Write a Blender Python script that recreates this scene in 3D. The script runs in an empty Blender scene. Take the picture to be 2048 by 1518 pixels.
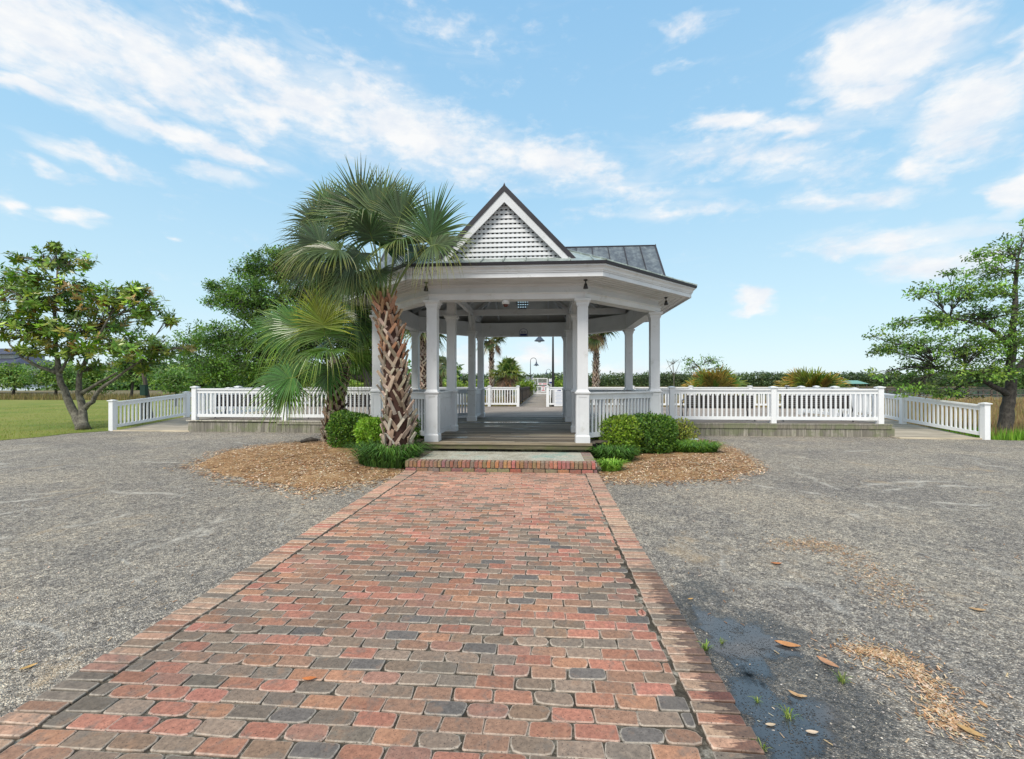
import bpy, bmesh, math, random
from mathutils import Vector, Matrix, noise
from mathutils.geometry import tessellate_polygon
sc = bpy.context.scene
COL = sc.collection
R = math.radians
rng = random.Random(7)

# ------------------------------------------------------------------ camera
F, EYE, HZ, TH = 915.0, 1.565, 769.5, R(4.13)
cam_d = bpy.data.cameras.new("camera"); cam = bpy.data.objects.new("camera", cam_d); COL.objects.link(cam)
cam.location = (0, 0, EYE); cam.rotation_euler = (R(90), 0, TH)
cam_d.sensor_width = 36; cam_d.lens = F / 2048 * 36; cam_d.shift_y = (HZ - 759) / 2048
cam_d.clip_start = 0.05; cam_d.clip_end = 4000
sc.camera = cam

# ------------------------------------------------------------------ light
SUN_EL, SUN_AZ = R(52), R(205)          # azimuth clockwise from +Y: behind the camera, a little to the left
sun_d = bpy.data.lights.new("sun", 'SUN'); sun_d.energy = 2.3; sun_d.angle = R(18); sun_d.color = (1.0, 0.93, 0.82)
sun = bpy.data.objects.new("sun", sun_d); COL.objects.link(sun)
sd = Vector((math.sin(SUN_AZ) * math.cos(SUN_EL), math.cos(SUN_AZ) * math.cos(SUN_EL), math.sin(SUN_EL)))
sun.rotation_euler = sd.to_track_quat('Z', 'Y').to_euler(); sun.location = sd * 50
sc.view_settings.view_transform = 'Standard'; sc.view_settings.look = 'None'
sc.view_settings.exposure = 0.52; sc.view_settings.gamma = 1

# ------------------------------------------------------------------ world: Nishita sky with clouds by direction
W = bpy.data.worlds.new("World"); sc.world = W; W.use_nodes = True
nt = W.node_tree; nt.nodes.clear()
def N(t, **k):
    n = nt.nodes.new(t)
    for a, b in k.items(): setattr(n, a, b)
    return n
def L(a, b): nt.links.new(a, b)
def mth(op, a, b=None, c=None, clamp=False):
    n = N('ShaderNodeMath', operation=op, use_clamp=clamp)
    for i, v in enumerate((a, b, c)):
        if v is None: continue
        if isinstance(v, (int, float)): n.inputs[i].default_value = v
        else: L(v, n.inputs[i])
    return n.outputs[0]
SKYS = 0.11
out = N('ShaderNodeOutputWorld'); bg = N('ShaderNodeBackground'); bg.inputs[1].default_value = SKYS
L(bg.outputs[0], out.inputs[0])
sky = N('ShaderNodeTexSky'); sky.sky_type = 'NISHITA'; sky.sun_disc = False
sky.sun_elevation = SUN_EL; sky.sun_rotation = SUN_AZ; sky.air_density = 1.0; sky.dust_density = 0.6; sky.ozone_density = 2.0
tc = N('ShaderNodeTexCoord'); sep = N('ShaderNodeSeparateXYZ'); L(tc.outputs['Generated'], sep.inputs[0])
az = mth('ARCTAN2', sep.outputs[0], sep.outputs[1]); el = mth('ARCSINE', sep.outputs[2])
ae = N('ShaderNodeCombineXYZ'); L(az, ae.inputs[0]); L(el, ae.inputs[1])
ae0 = ae
def warp(src, scale, ax_, ay_, off):
    mp = N('ShaderNodeMapping'); mp.inputs[3].default_value = (1, 1.8, 1); mp.inputs[1].default_value = (off, off, 0); L(src.outputs[0], mp.inputs[0])
    n = N('ShaderNodeTexNoise'); n.inputs['Scale'].default_value = scale; n.inputs['Detail'].default_value = 4; L(mp.outputs[0], n.inputs['Vector'])
    sb = N('ShaderNodeVectorMath', operation='SUBTRACT'); L(n.outputs['Color'], sb.inputs[0]); sb.inputs[1].default_value = (.5, .5, .5)
    ml = N('ShaderNodeVectorMath', operation='MULTIPLY'); L(sb.outputs[0], ml.inputs[0]); ml.inputs[1].default_value = (ax_, ay_, 0)
    ad = N('ShaderNodeVectorMath', operation='ADD'); L(src.outputs[0], ad.inputs[0]); L(ml.outputs[0], ad.inputs[1]); return ad
ae = warp(warp(ae0, 5, .16, .07, 1.7), 20, .07, .035, 5.2)
def ae_of(px, py):
    t = (px - 1024) / F
    return math.atan(t) - TH, math.atan((HZ - py) / F * math.cos(math.atan(t)))
def noise_w(scale, detail, sx, sy, dist=0.0, off=0):
    mp = N('ShaderNodeMapping'); mp.inputs[3].default_value = (sx, sy, 1); mp.inputs[1].default_value = (off, off * .7, 0)
    L(ae0.outputs[0], mp.inputs[0]); n = N('ShaderNodeTexNoise'); n.inputs['Scale'].default_value = scale
    n.inputs['Detail'].default_value = detail; n.inputs['Roughness'].default_value = .6; n.inputs['Distortion'].default_value = dist
    L(mp.outputs[0], n.inputs['Vector']); return n.outputs[0]
BL = [(60,50,380,95,-11,1.0),(330,135,330,58,-13,.95),(600,205,270,60,-15,.92),(820,262,260,58,-13,1.0),(1090,325,230,42,-13,.95),(1240,375,200,24,-10,.6),
      (60,182,190,22,2,1.0),(330,258,260,25,-2,1.0),(540,232,70,28,0,.9),(150,305,120,17,0,.85),(80,336,70,11,0,.7),(470,308,150,18,-4,.9),(430,348,90,14,0,.85),(300,195,60,35,0,.7),
      (1770,110,170,62,-2,1.4),(1720,205,90,42,-10,.95),(1930,225,150,72,-12,1.05),(2040,120,90,60,10,1.0),(1450,243,80,24,-8,1.0),(1570,268,110,22,-12,.85),(1620,200,60,16,0,.6),
      (1850,325,70,42,0,.9),(2044,355,60,50,0,1.3),(1490,598,44,27,0,1.3),(1500,325,260,38,-14,.7),(1690,385,170,22,-12,.7),(1330,420,190,16,-6,.6),
      (1830,468,290,24,-4,.75),(1900,525,150,42,-12,.85),(1680,500,80,12,-4,.6),(50,415,50,20,-6,1.0),(160,428,50,17,-4,1.0),(358,472,22,10,0,.7),
      (950,715,70,42,0,.8),(1070,712,75,30,0,.85),(1280,740,110,14,0,.7),(1380,45,90,12,-10,.6),(1350,130,70,8,-4,.45),(900,60,220,45,-10,.35),(520,20,240,14,-4,.5),(700,110,160,16,-8,.45)]
acc = None
for (px, py, rx, ry, rot, w) in BL:
    a, e = ae_of(px, py); k = math.cos(a + TH)
    mp = N('ShaderNodeMapping', vector_type='TEXTURE'); mp.inputs[1].default_value = (a, e, 0)
    mp.inputs[2].default_value = (0, 0, R(rot)); mp.inputs[3].default_value = (rx / F * k * k * 1.4, ry / F * k * 1.5, 1)
    L(ae.outputs[0], mp.inputs[0]); vl = N('ShaderNodeVectorMath', operation='LENGTH'); L(mp.outputs[0], vl.inputs[0])
    v = mth('MULTIPLY_ADD', vl.outputs['Value'], -w, w, clamp=True)
    acc = v if acc is None else mth('MAXIMUM', acc, v)
side = mth('MULTIPLY', mth('SUBTRACT', mth('ABSOLUTE', az), 0.98, clamp=True), 1.2, clamp=True)
side = mth('MULTIPLY', side, .62)
hi = mth('MULTIPLY', mth('SUBTRACT', el, .78, clamp=True), 2.2, clamp=True)
side = mth('MAXIMUM', side, mth('MULTIPLY', hi, .7))  # clouds added out of view, sideways and overhead, to diffuse and whiten ambient light
acc = mth('MAXIMUM', acc, side)
n1 = noise_w(9, 7, 1.0, 2.6, .3); n2 = noise_w(34, 5, 1.0, 1.9, .2, 3.1)
nn = mth('ADD', mth('MULTIPLY', mth('SUBTRACT', n1, .5), 1.25), mth('MULTIPLY', mth('SUBTRACT', n2, .5), .6))
dens = mth('ADD', mth('SUBTRACT', acc, .10), mth('MULTIPLY', nn, 1.05))
mr = N('ShaderNodeMapRange', interpolation_type='SMOOTHSTEP'); L(dens, mr.inputs[0]); mr.inputs[1].default_value = 0.0; mr.inputs[2].default_value = .80
mr.inputs[3].default_value = 0; mr.inputs[4].default_value = .92
vl2 = N('ShaderNodeMapRange', interpolation_type='SMOOTHSTEP'); L(mth('ADD', mth('MULTIPLY', acc, 1.2), mth('MULTIPLY', mth('SUBTRACT', noise_w(4, 5, 1.0, 4.5, .8, 2.2), .5), 1.6)), vl2.inputs[0]); vl2.inputs[1].default_value = .12; vl2.inputs[2].default_value = 1.1; vl2.inputs[3].default_value = 0; vl2.inputs[4].default_value = .6
cover = mth('MAXIMUM', mr.outputs[0], vl2.outputs[0])
grad = N('ShaderNodeValToRGB'); L(mth('MULTIPLY', el, 1 / 1.5, clamp=True), grad.inputs[0])
cr = grad.color_ramp; g0 = [(0.0, (.76,.90,.95)), (.10, (.60,.84,.95)), (.26, (.41,.70,.93)), (.50, (.29,.57,.87)), (1.0, (.17,.38,.68))]
cr.elements[0].position = 0; cr.elements[0].color = (*g0[0][1], 1); cr.elements[1].position = 1; cr.elements[1].color = (*g0[-1][1], 1)
for p, c in g0[1:-1]:
    x = cr.elements.new(p); x.color = (*c, 1)
gs = N('ShaderNodeVectorMath', operation='SCALE'); L(grad.outputs[0], gs.inputs[0]); gs.inputs[3].default_value = .74 / SKYS
mxs = N('ShaderNodeMix', data_type='RGBA'); mxs.inputs[0].default_value = .85; L(sky.outputs[0], mxs.inputs[6]); L(gs.outputs[0], mxs.inputs[7])
n3 = noise_w(12, 4, 1, 2, 0, 8)
cc = N('ShaderNodeValToRGB'); L(n3, cc.inputs[0]); cc.color_ramp.elements[0].position = .3; cc.color_ramp.elements[0].color = (.66,.70,.76, 1)
cc.color_ramp.elements[1].position = .6; cc.color_ramp.elements[1].color = (.82,.81,.80, 1)
cs = N('ShaderNodeVectorMath', operation='SCALE'); L(cc.outputs[0], cs.inputs[0]); cs.inputs[3].default_value = .86 / SKYS
mxc = N('ShaderNodeMix', data_type='RGBA'); L(cover, mxc.inputs[0]); L(mxs.outputs[2], mxc.inputs[6]); L(cs.outputs[0], mxc.inputs[7])
L(mxc.outputs[2], bg.inputs[0])

# ------------------------------------------------------------------ helpers
cT, sT = math.cos(TH), math.sin(TH)
def P(px, py, Z):
    """point whose image lies at photo pixel px,py, Z metres in front of the camera"""
    xc = (px - 1024) * Z / F
    return Vector((xc * cT - Z * sT, xc * sT + Z * cT, EYE - (py - HZ) * Z / F))
def G(px, py, z=0.0):
    return P(px, py, (EYE - z) * F / (py - HZ))
ABS = {}
class MB:
    def __init__(s): s.v = []; s.f = []; s.c = []; s.col = None
    def face(s, pts, col=None, cols=None):
        i = len(s.v); s.v.extend([tuple(p) for p in pts]); s.f.append(tuple(range(i, i + len(pts))))
        if cols: s.c.extend(cols)
        else: s.c.extend([col or (1, 1, 1)] * len(pts))
    def add(s, vs, fs, col=None):
        i = len(s.v); s.v.extend([tuple(p) for p in vs]); c = col or (1, 1, 1)
        s.c.extend([c] * len(vs)); s.f.extend([tuple(i + k for k in f) for f in fs])
    def box(s, x0, x1, y0, y1, z0, z1, M=None, col=None):
        vs = [Vector(p) for p in ((x0,y0,z0),(x1,y0,z0),(x1,y1,z0),(x0,y1,z0),(x0,y0,z1),(x1,y0,z1),(x1,y1,z1),(x0,y1,z1))]
        if M is not None: vs = [M @ v for v in vs]
        s.add(vs, [(0,3,2,1),(4,5,6,7),(0,1,5,4),(1,2,6,5),(2,3,7,6),(3,0,4,7)], col)
    def frustum(s, cx, cy, z0, z1, a0, a1, col=None):
        vs = [(cx-a0,cy-a0,z0),(cx+a0,cy-a0,z0),(cx+a0,cy+a0,z0),(cx-a0,cy+a0,z0),(cx-a1,cy-a1,z1),(cx+a1,cy-a1,z1),(cx+a1,cy+a1,z1),(cx-a1,cy+a1,z1)]
        s.add(vs, [(0,3,2,1),(4,5,6,7),(0,1,5,4),(1,2,6,5),(2,3,7,6),(3,0,4,7)], col)
    def bar(s, a, b, w, h, col=None, up=Vector((0,0,1))):
        a = Vector(a); b = Vector(b); d = (b - a); ln = d.length; d.normalize()
        r = d.cross(up)
        if r.length < 1e-4: r = d.cross(Vector((0,1,0)))
        r.normalize(); u = r.cross(d)
        M = Matrix((( r.x, d.x, u.x, a.x),(r.y, d.y, u.y, a.y),(r.z, d.z, u.z, a.z),(0,0,0,1)))
        s.box(-w/2, w/2, 0, ln, -h/2, h/2, M, col)
    def tube(s, pts, rad, n=8, col=None, cap=True):
        pts = [Vector(p) for p in pts]
        if not hasattr(rad, '__len__'): rad = [rad] * len(pts)
        vs = []; pr = None
        for i, p in enumerate(pts):
            d = (pts[min(i+1, len(pts)-1)] - pts[max(i-1, 0)])
            if d.length < 1e-6: d = Vector((0,0,1))
            d.normalize()
            if pr is None: r = d.orthogonal().normalized()
            else:
                r = pr - d * pr.dot(d)
                r = r.normalized() if r.length > 1e-5 else d.orthogonal().normalized()
            pr = r; u = d.cross(r)
            for k in range(n):
                a = 2 * math.pi * k / n; vs.append(p + (r * math.cos(a) + u * math.sin(a)) * rad[i])
        fs = [(i*n+k, i*n+(k+1) % n, (i+1)*n+(k+1) % n, (i+1)*n+k) for i in range(len(pts)-1) for k in range(n)]
        if cap: fs += [tuple(range(n-1, -1, -1)), tuple((len(pts)-1)*n + k for k in range(n))]
        s.add(vs, fs, col)
    def lathe(s, prof, cx=0, cy=0, n=20, col=None):
        vs = [(cx + r*math.cos(2*math.pi*k/n), cy + r*math.sin(2*math.pi*k/n), z) for r, z in prof for k in range(n)]
        fs = [(i*n+k, i*n+(k+1) % n, (i+1)*n+(k+1) % n, (i+1)*n+k) for i in range(len(prof)-1) for k in range(n)]
        fs += [tuple(range(n-1, -1, -1)), tuple((len(prof)-1)*n + k for k in range(n))]
        s.add(vs, fs, col)
    def build(s, name, mat, parent=None, smooth=False):
        off = ABS.get(parent.name, Vector()) if parent else Vector()
        m = bpy.data.meshes.new(name)
        m.from_pydata([(v[0]-off.x, v[1]-off.y, v[2]-off.z) for v in s.v], [], s.f)
        a = m.color_attributes.new("Col", 'FLOAT_COLOR', 'POINT')
        a.data.foreach_set("color", [q for c in s.c for q in (c[0], c[1], c[2], 1.0)])
        m.materials.append(mat)
        if smooth: m.polygons.foreach_set("use_smooth", [True] * len(m.polygons))
        m.update()
        o = bpy.data.objects.new(name, m); COL.objects.link(o)
        if parent: o.parent = parent; ABS[o.name] = off
        else: ABS[o.name] = Vector()
        return o
def tag(o, label=None, cat=None, group=None, kind=None):
    if label: o["label"] = label
    if cat: o["category"] = cat
    if group: o["group"] = group
    if kind: o["kind"] = kind
    return o
def thing(name, label, cat, loc=(0,0,0), group=None, rz=0):
    o = bpy.data.objects.new(name, None); COL.objects.link(o); o.location = loc; o.rotation_euler = (0, 0, rz)
    o.empty_display_size = .2; ABS[o.name] = Vector(loc)
    return tag(o, label, cat, group)
def kids(o): return [c for c in bpy.data.objects if c.parent == o]
def copy_tree(o, parent=None, top=True):
    c = o.copy(); COL.objects.link(c); c.parent = parent
    for ch in kids(o): copy_tree(ch, c, False)
    return c
def structure(o): o["kind"] = "structure"; return o

# ------------------------------------------------------------------ materials
def material(name, rough=.6, metal=0.0, spec=.4):
    m = bpy.data.materials.new(name); m.use_nodes = True
    t = m.node_tree; b = t.nodes['Principled BSDF']
    b.inputs['Roughness'].default_value = rough; b.inputs['Metallic'].default_value = metal; b.inputs['Specular IOR Level'].default_value = spec
    return m, t, b
class NT:
    def __init__(s, t): s.t = t
    def n(s, ty, **k):
        x = s.t.nodes.new(ty)
        for a, b in k.items(): setattr(x, a, b)
        return x
    def l(s, a, b): s.t.links.new(a, b)
    def coord(s, scale=(1,1,1), rot=(0,0,0), loc=(0,0,0)):
        c = s.n('ShaderNodeTexCoord'); g = s.n('ShaderNodeNewGeometry'); m = s.n('ShaderNodeMapping')
        m.inputs[3].default_value = scale; m.inputs[2].default_value = rot; m.inputs[1].default_value = loc
        s.l(g.outputs['Position'], m.inputs[0]); return m.outputs[0]
    def noise(s, vec, scale, detail=4, rough=.55, dist=0):
        x = s.n('ShaderNodeTexNoise'); x.inputs['Scale'].default_value = scale; x.inputs['Detail'].default_value = detail
        x.inputs['Roughness'].default_value = rough; x.inputs['Distortion'].default_value = dist
        s.l(vec, x.inputs['Vector']); return x.outputs[0]
    def voro(s, vec, scale, feat='F1', outp='Distance'):
        x = s.n('ShaderNodeTexVoronoi', feature=feat); x.inputs['Scale'].default_value = scale; s.l(vec, x.inputs['Vector']); return x.outputs[outp]
    def ramp(s, fac, stops):
        x = s.n('ShaderNodeValToRGB'); s.l(fac, x.inputs[0]); e = x.color_ramp.elements
        e[0].position = stops[0][0]; e[0].color = (*stops[0][1], 1); e[1].position = stops[-1][0]; e[1].color = (*stops[-1][1], 1)
        for p, c in stops[1:-1]: q = e.new(p); q.color = (*c, 1)
        return x.outputs[0]
    def mix(s, fac, a, b, blend='MIX'):
        x = s.n('ShaderNodeMix', data_type='RGBA', blend_type=blend)
        for i, v in ((0, fac), (6, a), (7, b)):
            if isinstance(v, (int, float)): x.inputs[i].default_value = v
            elif isinstance(v, tuple): x.inputs[i].default_value = (*v, 1)
            else: s.l(v, x.inputs[i])
        return x.outputs[2]
    def m(s, op, a, b=None, c=None, clamp=False):
        x = s.n('ShaderNodeMath', operation=op, use_clamp=clamp)
        for i, v in enumerate((a, b, c)):
            if v is None: continue
            if isinstance(v, (int, float)): x.inputs[i].default_value = v
            else: s.l(v, x.inputs[i])
        return x.outputs[0]
    def mr(s, v, a, b, c=0.0, d=1.0):
        x = s.n('ShaderNodeMapRange', interpolation_type='SMOOTHSTEP'); s.l(v, x.inputs[0])
        for i, q in enumerate((a, b, c, d)): x.inputs[i+1].default_value = q
        return x.outputs[0]
    def bump(s, h, strength, dist, bsdf, prev=None):
        x = s.n('ShaderNodeBump'); x.inputs['Strength'].default_value = strength; x.inputs['Distance'].default_value = dist
        s.l(h, x.inputs['Height'])
        if prev: s.l(prev, x.inputs['Normal'])
        s.l(x.outputs[0], bsdf.inputs['Normal']); return x.outputs[0]
    def attr(s):
        x = s.n('ShaderNodeAttribute'); x.attribute_name = "Col"; return x.outputs['Color']
def simple(name, c, rough=.6, metal=0, var=.12, scale=3.0, bump=0.0, bscale=40, attr=False, spec=.4, dirt=None):
    m, t, b = material(name, rough, metal, spec); n = NT(t); v = n.coord()
    f = n.noise(v, scale, 5); lo = tuple(x * (1 - var) for x in c); hi = tuple(min(1, x * (1 + var)) for x in c)
    colr = n.ramp(f, [(.3, lo), (.7, hi)])
    if dirt:
        g = n.noise(v, scale * 2.3, 6, .7); colr = n.mix(n.mr(g, .56, .74, 0, dirt[1]), colr, dirt[0])
    if attr: colr = n.mix(1.0, colr, n.attr(), 'MULTIPLY')
    n.l(colr, b.inputs['Base Color'])
    if bump: n.bump(n.noise(v, bscale, 4), bump, .01, b)
    return m
M = {}
M['white'] = simple('white_paint', (.66,.68,.705), .45, var=.08, scale=1.5, bump=.2, bscale=60, attr=True, dirt=((.36,.36,.31), .5))
M['vinyl'] = simple('white_vinyl', (.84,.86,.88), .35, var=.03, scale=1.2, attr=True, dirt=((.50,.50,.43), .4))
M['black'] = simple('black_metal', (.018,.018,.02), .4, var=.2, spec=.5)
M['darkmetal'] = simple('dark_metal_edge', (.028,.026,.034), .45, var=.2)
M['blueshade'] = simple('blue_grey_enamel', (.05,.07,.10), .35, var=.2)
M['conc'] = simple('plain_concrete', (.32,.30,.27), .85, var=.2, scale=6, bump=.4)
def roof_mat(name, a, bb, c):
    m, t, b = material(name, .42, .35, .5); n = NT(t); v = n.coord((1,1,.35))
    f = n.noise(v, 2.2, 7, .7, .6); g = n.noise(n.coord((6,6,.6)), 1.5, 5, .6)
    col = n.mix(n.mr(g, .4, .75), n.ramp(f, [(.3, a), (.52, bb), (.72, c)]), tuple(x*1.25 for x in c)); n.l(col, b.inputs['Base Color'])
    n.l(n.mr(f, .3, .7, .3, .6), b.inputs['Roughness']); n.bump(n.noise(v, 3, 3), .25, .02, b); return m
M['roof'] = roof_mat('patina_metal_roof', (.20,.23,.23), (.30,.35,.33), (.40,.46,.43))
M['roof2'] = roof_mat('weathered_copper_roof', (.07,.085,.105), (.10,.125,.15), (.16,.19,.205))

def wood(name, a, bb, c, axis='x', rough=.75, wet=False, board=.142, green=None):
    """weathered planks: per board tint from attribute, grain along the axis"""
    m, t, b = material(name, rough, 0, .2); n = NT(t)
    sc3 = {'x': (.35, 9, 9), 'y': (9, .35, 9), 'z': (9, 9, .35)}[axis]
    v = n.coord(sc3); f = n.noise(v, 3.0, 7, .7, .4); g = n.noise(n.coord(), .8, 4)
    col = n.ramp(f, [(.28, a), (.5, bb), (.74, c)])
    col = n.mix(1.0, col, n.attr(), 'MULTIPLY')
    col = n.mix(n.mr(g, .45, .7, 0, .35), col, tuple(x * .55 for x in bb))
    if green:
        gg = n.noise(n.coord((1, 1, 1)), 2.6, 6, .7); col = n.mix(n.mr(gg, .45, .62, 0, .75), col, green)
    r = n.mr(f, .3, .7, rough - .12, rough + .1)
    if wet:
        w = n.noise(n.coord((.5, 2.6, 1)), .85, 4, .55); wm = n.mr(w, .60, .66)
        col = n.mix(wm, col, n.mix(.6, col, (.02,.02,.02))); r = n.mix(wm, r, (.09,.09,.09))
        nb = n.m('MULTIPLY', f, n.m('SUBTRACT', 1, wm))
        n.bump(nb, .5, .008, b)
    else: n.bump(f, .5, .008, b)
    n.l(col, b.inputs['Base Color']); n.l(r, b.inputs['Roughness']); return m
M['deck'] = wood('weathered_deck', (.10,.08,.06), (.25,.215,.17), (.46,.42,.35), 'x', .72, wet=True)
M['deckfar'] = wood('weathered_platform', (.14,.12,.10), (.31,.27,.235), (.50,.45,.40), 'x', .75)
M['skirt'] = wood('weathered_skirt', (.10,.095,.08), (.28,.265,.23), (.46,.44,.38), 'z', .85, green=(.19,.21,.12))
M['fascia'] = wood('mossy_fascia', (.05,.045,.03), (.13,.115,.075), (.26,.23,.15), 'x', .7, green=(.12,.13,.05))
M['rampwood'] = wood('ramp_boards', (.20,.18,.14), (.40,.36,.30), (.58,.53,.45), 'x', .8)
M['pierwood'] = wood('pier_rail_wood', (.05,.042,.035), (.12,.10,.085), (.20,.17,.145), 'z', .85)
M['floor_ceiling'] = simple('painted_ceiling', (.62,.63,.62), .6, var=.08)

def foliage(name, tint=(1,1,1), rough=.45, trans=.25, spec=.35):
    m, t, b = material(name, rough, 0, spec); n = NT(t)
    col = n.mix(1.0, n.attr(), tint, 'MULTIPLY')
    f = n.noise(n.coord(), 1.3, 3); col = n.mix(n.mr(f, .35, .65, 0, .35), col, n.mix(1.0, col, (1.3,1.25,.8), 'MULTIPLY'))
    n.l(col, b.inputs['Base Color'])
    tr = n.n('ShaderNodeBsdfTranslucent'); n.l(n.mix(1.0, col, (1.1,1.3,.6), 'MULTIPLY'), tr.inputs[0])
    ms = n.n('ShaderNodeMixShader'); ms.inputs[0].default_value = trans
    n.l(b.outputs[0], ms.inputs[1]); n.l(tr.outputs[0], ms.inputs[2]); n.l(ms.outputs[0], t.nodes['Material Output'].inputs[0]); return m
M['leaf'] = foliage('leaf', (2.2,2.1,1.6), trans=.32); M['gloss_leaf'] = foliage('glossy_leaf', (2.4,2.4,1.7), rough=.3, trans=.2, spec=.5)
M['palm'] = foliage('palm_leaf', (1.2,1.25,1.0), rough=.32, trans=.22, spec=.55); M['grass'] = foliage('grass_blade', (1.5,1.5,1.3), rough=.5, trans=.3)
def bark(name, a, c):
    m, t, b = material(name, .9); n = NT(t); v = n.coord((1,1,.35)); f = n.noise(v, 16, 6, .75, .6)
    big = n.noise(n.coord(), 7, 5, .7)
    n.l(n.mix(n.mr(big, .48, .62, 0, .8), n.ramp(f, [(.35, a), (.65, c)]), tuple(x * 1.25 for x in c)), b.inputs['Base Color'])
    n.bump(f, .9, .03, b); return m
M['bark'] = bark('grey_bark', (.05,.045,.037), (.19,.18,.145)); M['barkdark'] = bark('dark_bark', (.03,.027,.025), (.09,.08,.07))
m, t, b = material('palm_boot', .85); n = NT(t); v = n.coord((1,1,.5)); f = n.noise(v, 22, 5, .7)
n.l(n.mix(1.0, n.mix(1.0, n.attr(), (1,1,1), 'MULTIPLY'), n.ramp(f, [(.3, (.62,.6,.58)), (.7, (1.15,1.12,1.08))]), 'MULTIPLY'), b.inputs['Base Color']); n.bump(f, .6, .01, b)
M['boot'] = m

# gravel lot: asphalt with exposed pebbles, pale scuffs, straw-coloured drifts, damp by the path
def gravel():
    m, t, b = material('pebbled_asphalt', .9, 0, .3); n = NT(t); v = n.coord()
    vo = n.n('ShaderNodeTexVoronoi', feature='F1'); vo.inputs['Scale'].default_value = 105; vo.inputs['Randomness'].default_value = 1; n.l(v, vo.inputs['Vector'])
    se = n.n('ShaderNodeSeparateColor'); n.l(vo.outputs['Color'], se.inputs[0])
    peb = n.ramp(se.outputs[0], [(0, (.17,.155,.14)), (.3, (.35,.33,.30)), (.6, (.54,.51,.465)), (.85, (.74,.70,.63)), (1, (.93,.89,.81))])
    v2 = n.n('ShaderNodeTexVoronoi', feature='F1'); v2.inputs['Scale'].default_value = 34; n.l(v, v2.inputs['Vector']); s2_ = n.n('ShaderNodeSeparateColor'); n.l(v2.outputs['Color'], s2_.inputs[0])
    peb = n.mix(1.0, peb, n.ramp(s2_.outputs[1], [(0, (.68,.68,.70)), (.5, (1.12,1.11,1.09)), (1, (1.62,1.56,1.46))]), 'MULTIPLY')
    d = n.mr(vo.outputs['Distance'], .35, .62)
    col = n.mix(n.m('MULTIPLY', d, .72), peb, (.065,.058,.05))
    big = n.noise(v, .5, 6, .65, .5); col = n.mix(1.0, col, n.ramp(big, [(.3, (.74,.74,.77)), (.5, (1,.98,.96)), (.7, (1.3,1.23,1.13))]), 'MULTIPLY')
    mid = n.noise(v, 5, 5, .8); col = n.mix(1.0, col, n.ramp(mid, [(.3, (.70,.70,.72)), (.7, (1.28,1.27,1.22))]), 'MULTIPLY')
    # pale curved scuff lines: rings of large distorted noise
    s1 = n.noise(v, .36, 2, .4, .5); ln = n.m('ABSOLUTE', n.m('SUBTRACT', n.m('FRACT', n.m('MULTIPLY', s1, 6.0)), .5))
    brk = n.mr(n.noise(v, 1.3, 4, .7), .47, .60); sc_ = n.m('MULTIPLY', n.mr(ln, .035, 0.0), brk)
    sc_ = n.m('MULTIPLY', sc_, n.mr(mid, .3, .6, .3, 1))
    col = n.mix(n.m('MULTIPLY', sc_, .35), col, (.66,.65,.60))
    spx = n.n('ShaderNodeSeparateXYZ'); n.l(v, spx.inputs[0]); wob = n.noise(v, 1.1, 3, .5)
    arcs = None
    for (ax_, ay_, ar_, seed_) in ((6.3,5.2,2.3,1),(6.4,5.1,2.75,2),(8.6,7.4,4.2,3),(-7.6,6.0,2.7,5),(-5.2,4.4,1.5,6),(-9.5,8.4,3.6,7),(-6.2,3.4,2.9,8),(5.5,9.5,3.1,9)):
        ddx = n.m('SUBTRACT', spx.outputs[0], ax_); ddy = n.m('SUBTRACT', spx.outputs[1], ay_)
        rr_ = n.m('SQRT', n.m('ADD', n.m('MULTIPLY', ddx, ddx), n.m('MULTIPLY', ddy, ddy)))
        q_ = n.mr(n.m('ABSOLUTE', n.m('ADD', n.m('SUBTRACT', rr_, ar_), n.m('MULTIPLY', n.m('SUBTRACT', wob, .5), .5))), .085, .0)
        arcs = q_ if arcs is None else n.m('MAXIMUM', arcs, q_)
    arcs = n.m('MULTIPLY', arcs, n.mr(n.noise(n.coord((1,1,1),(0,0,0),(9,4,0)), .9, 4, .7), .47, .62)); arcs = n.m('MULTIPLY', arcs, n.mr(mid, .3, .55, .2, 1))
    col = n.mix(n.m('MULTIPLY', arcs, .62), col, (.72,.68,.60))
    dr = n.noise(n.coord((1, .8, 1)), .9, 6, .75, .8); col = n.mix(n.m('MULTIPLY', n.mr(dr, .57, .70), .45), col, (.52,.38,.23))
    # damp patch right of the path
    sp = n.n('ShaderNodeSeparateXYZ'); n.l(v, sp.inputs[0])
    wn = n.noise(v, 2.2, 5, .6)
    dx = n.m('DIVIDE', n.m('SUBTRACT', sp.outputs[0], 1.13), .50); dy = n.m('DIVIDE', n.m('SUBTRACT', sp.outputs[1], 2.35), 1.25)
    dx = n.m('ADD', dx, n.m('MULTIPLY', dy, .10))
    rr = n.m('SQRT', n.m('ADD', n.m('MULTIPLY', dx, dx), n.m('MULTIPLY', dy, dy)))
    wet = n.mr(n.m('ADD', rr, n.m('MULTIPLY', n.m('SUBTRACT', wn, .5), 2.2)), 1.35, .85)
    col = n.mix(wet, col, n.mix(1.0, col, (.40,.40,.41), 'MULTIPLY'))
    n.l(col, b.inputs['Base Color']); n.l(n.mix(wet, (.92,.92,.92), (.32,.32,.32)), b.inputs['Roughness'])
    n.l(n.mix(wet, (.3,.3,.3), (.5,.5,.5)), b.inputs['Specular IOR Level'])
    h = n.m('SUBTRACT', 1, n.mr(vo.outputs['Distance'], 0, .6)); n.bump(h, 1.0, .012, b); return m
M['gravel'] = gravel()
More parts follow.
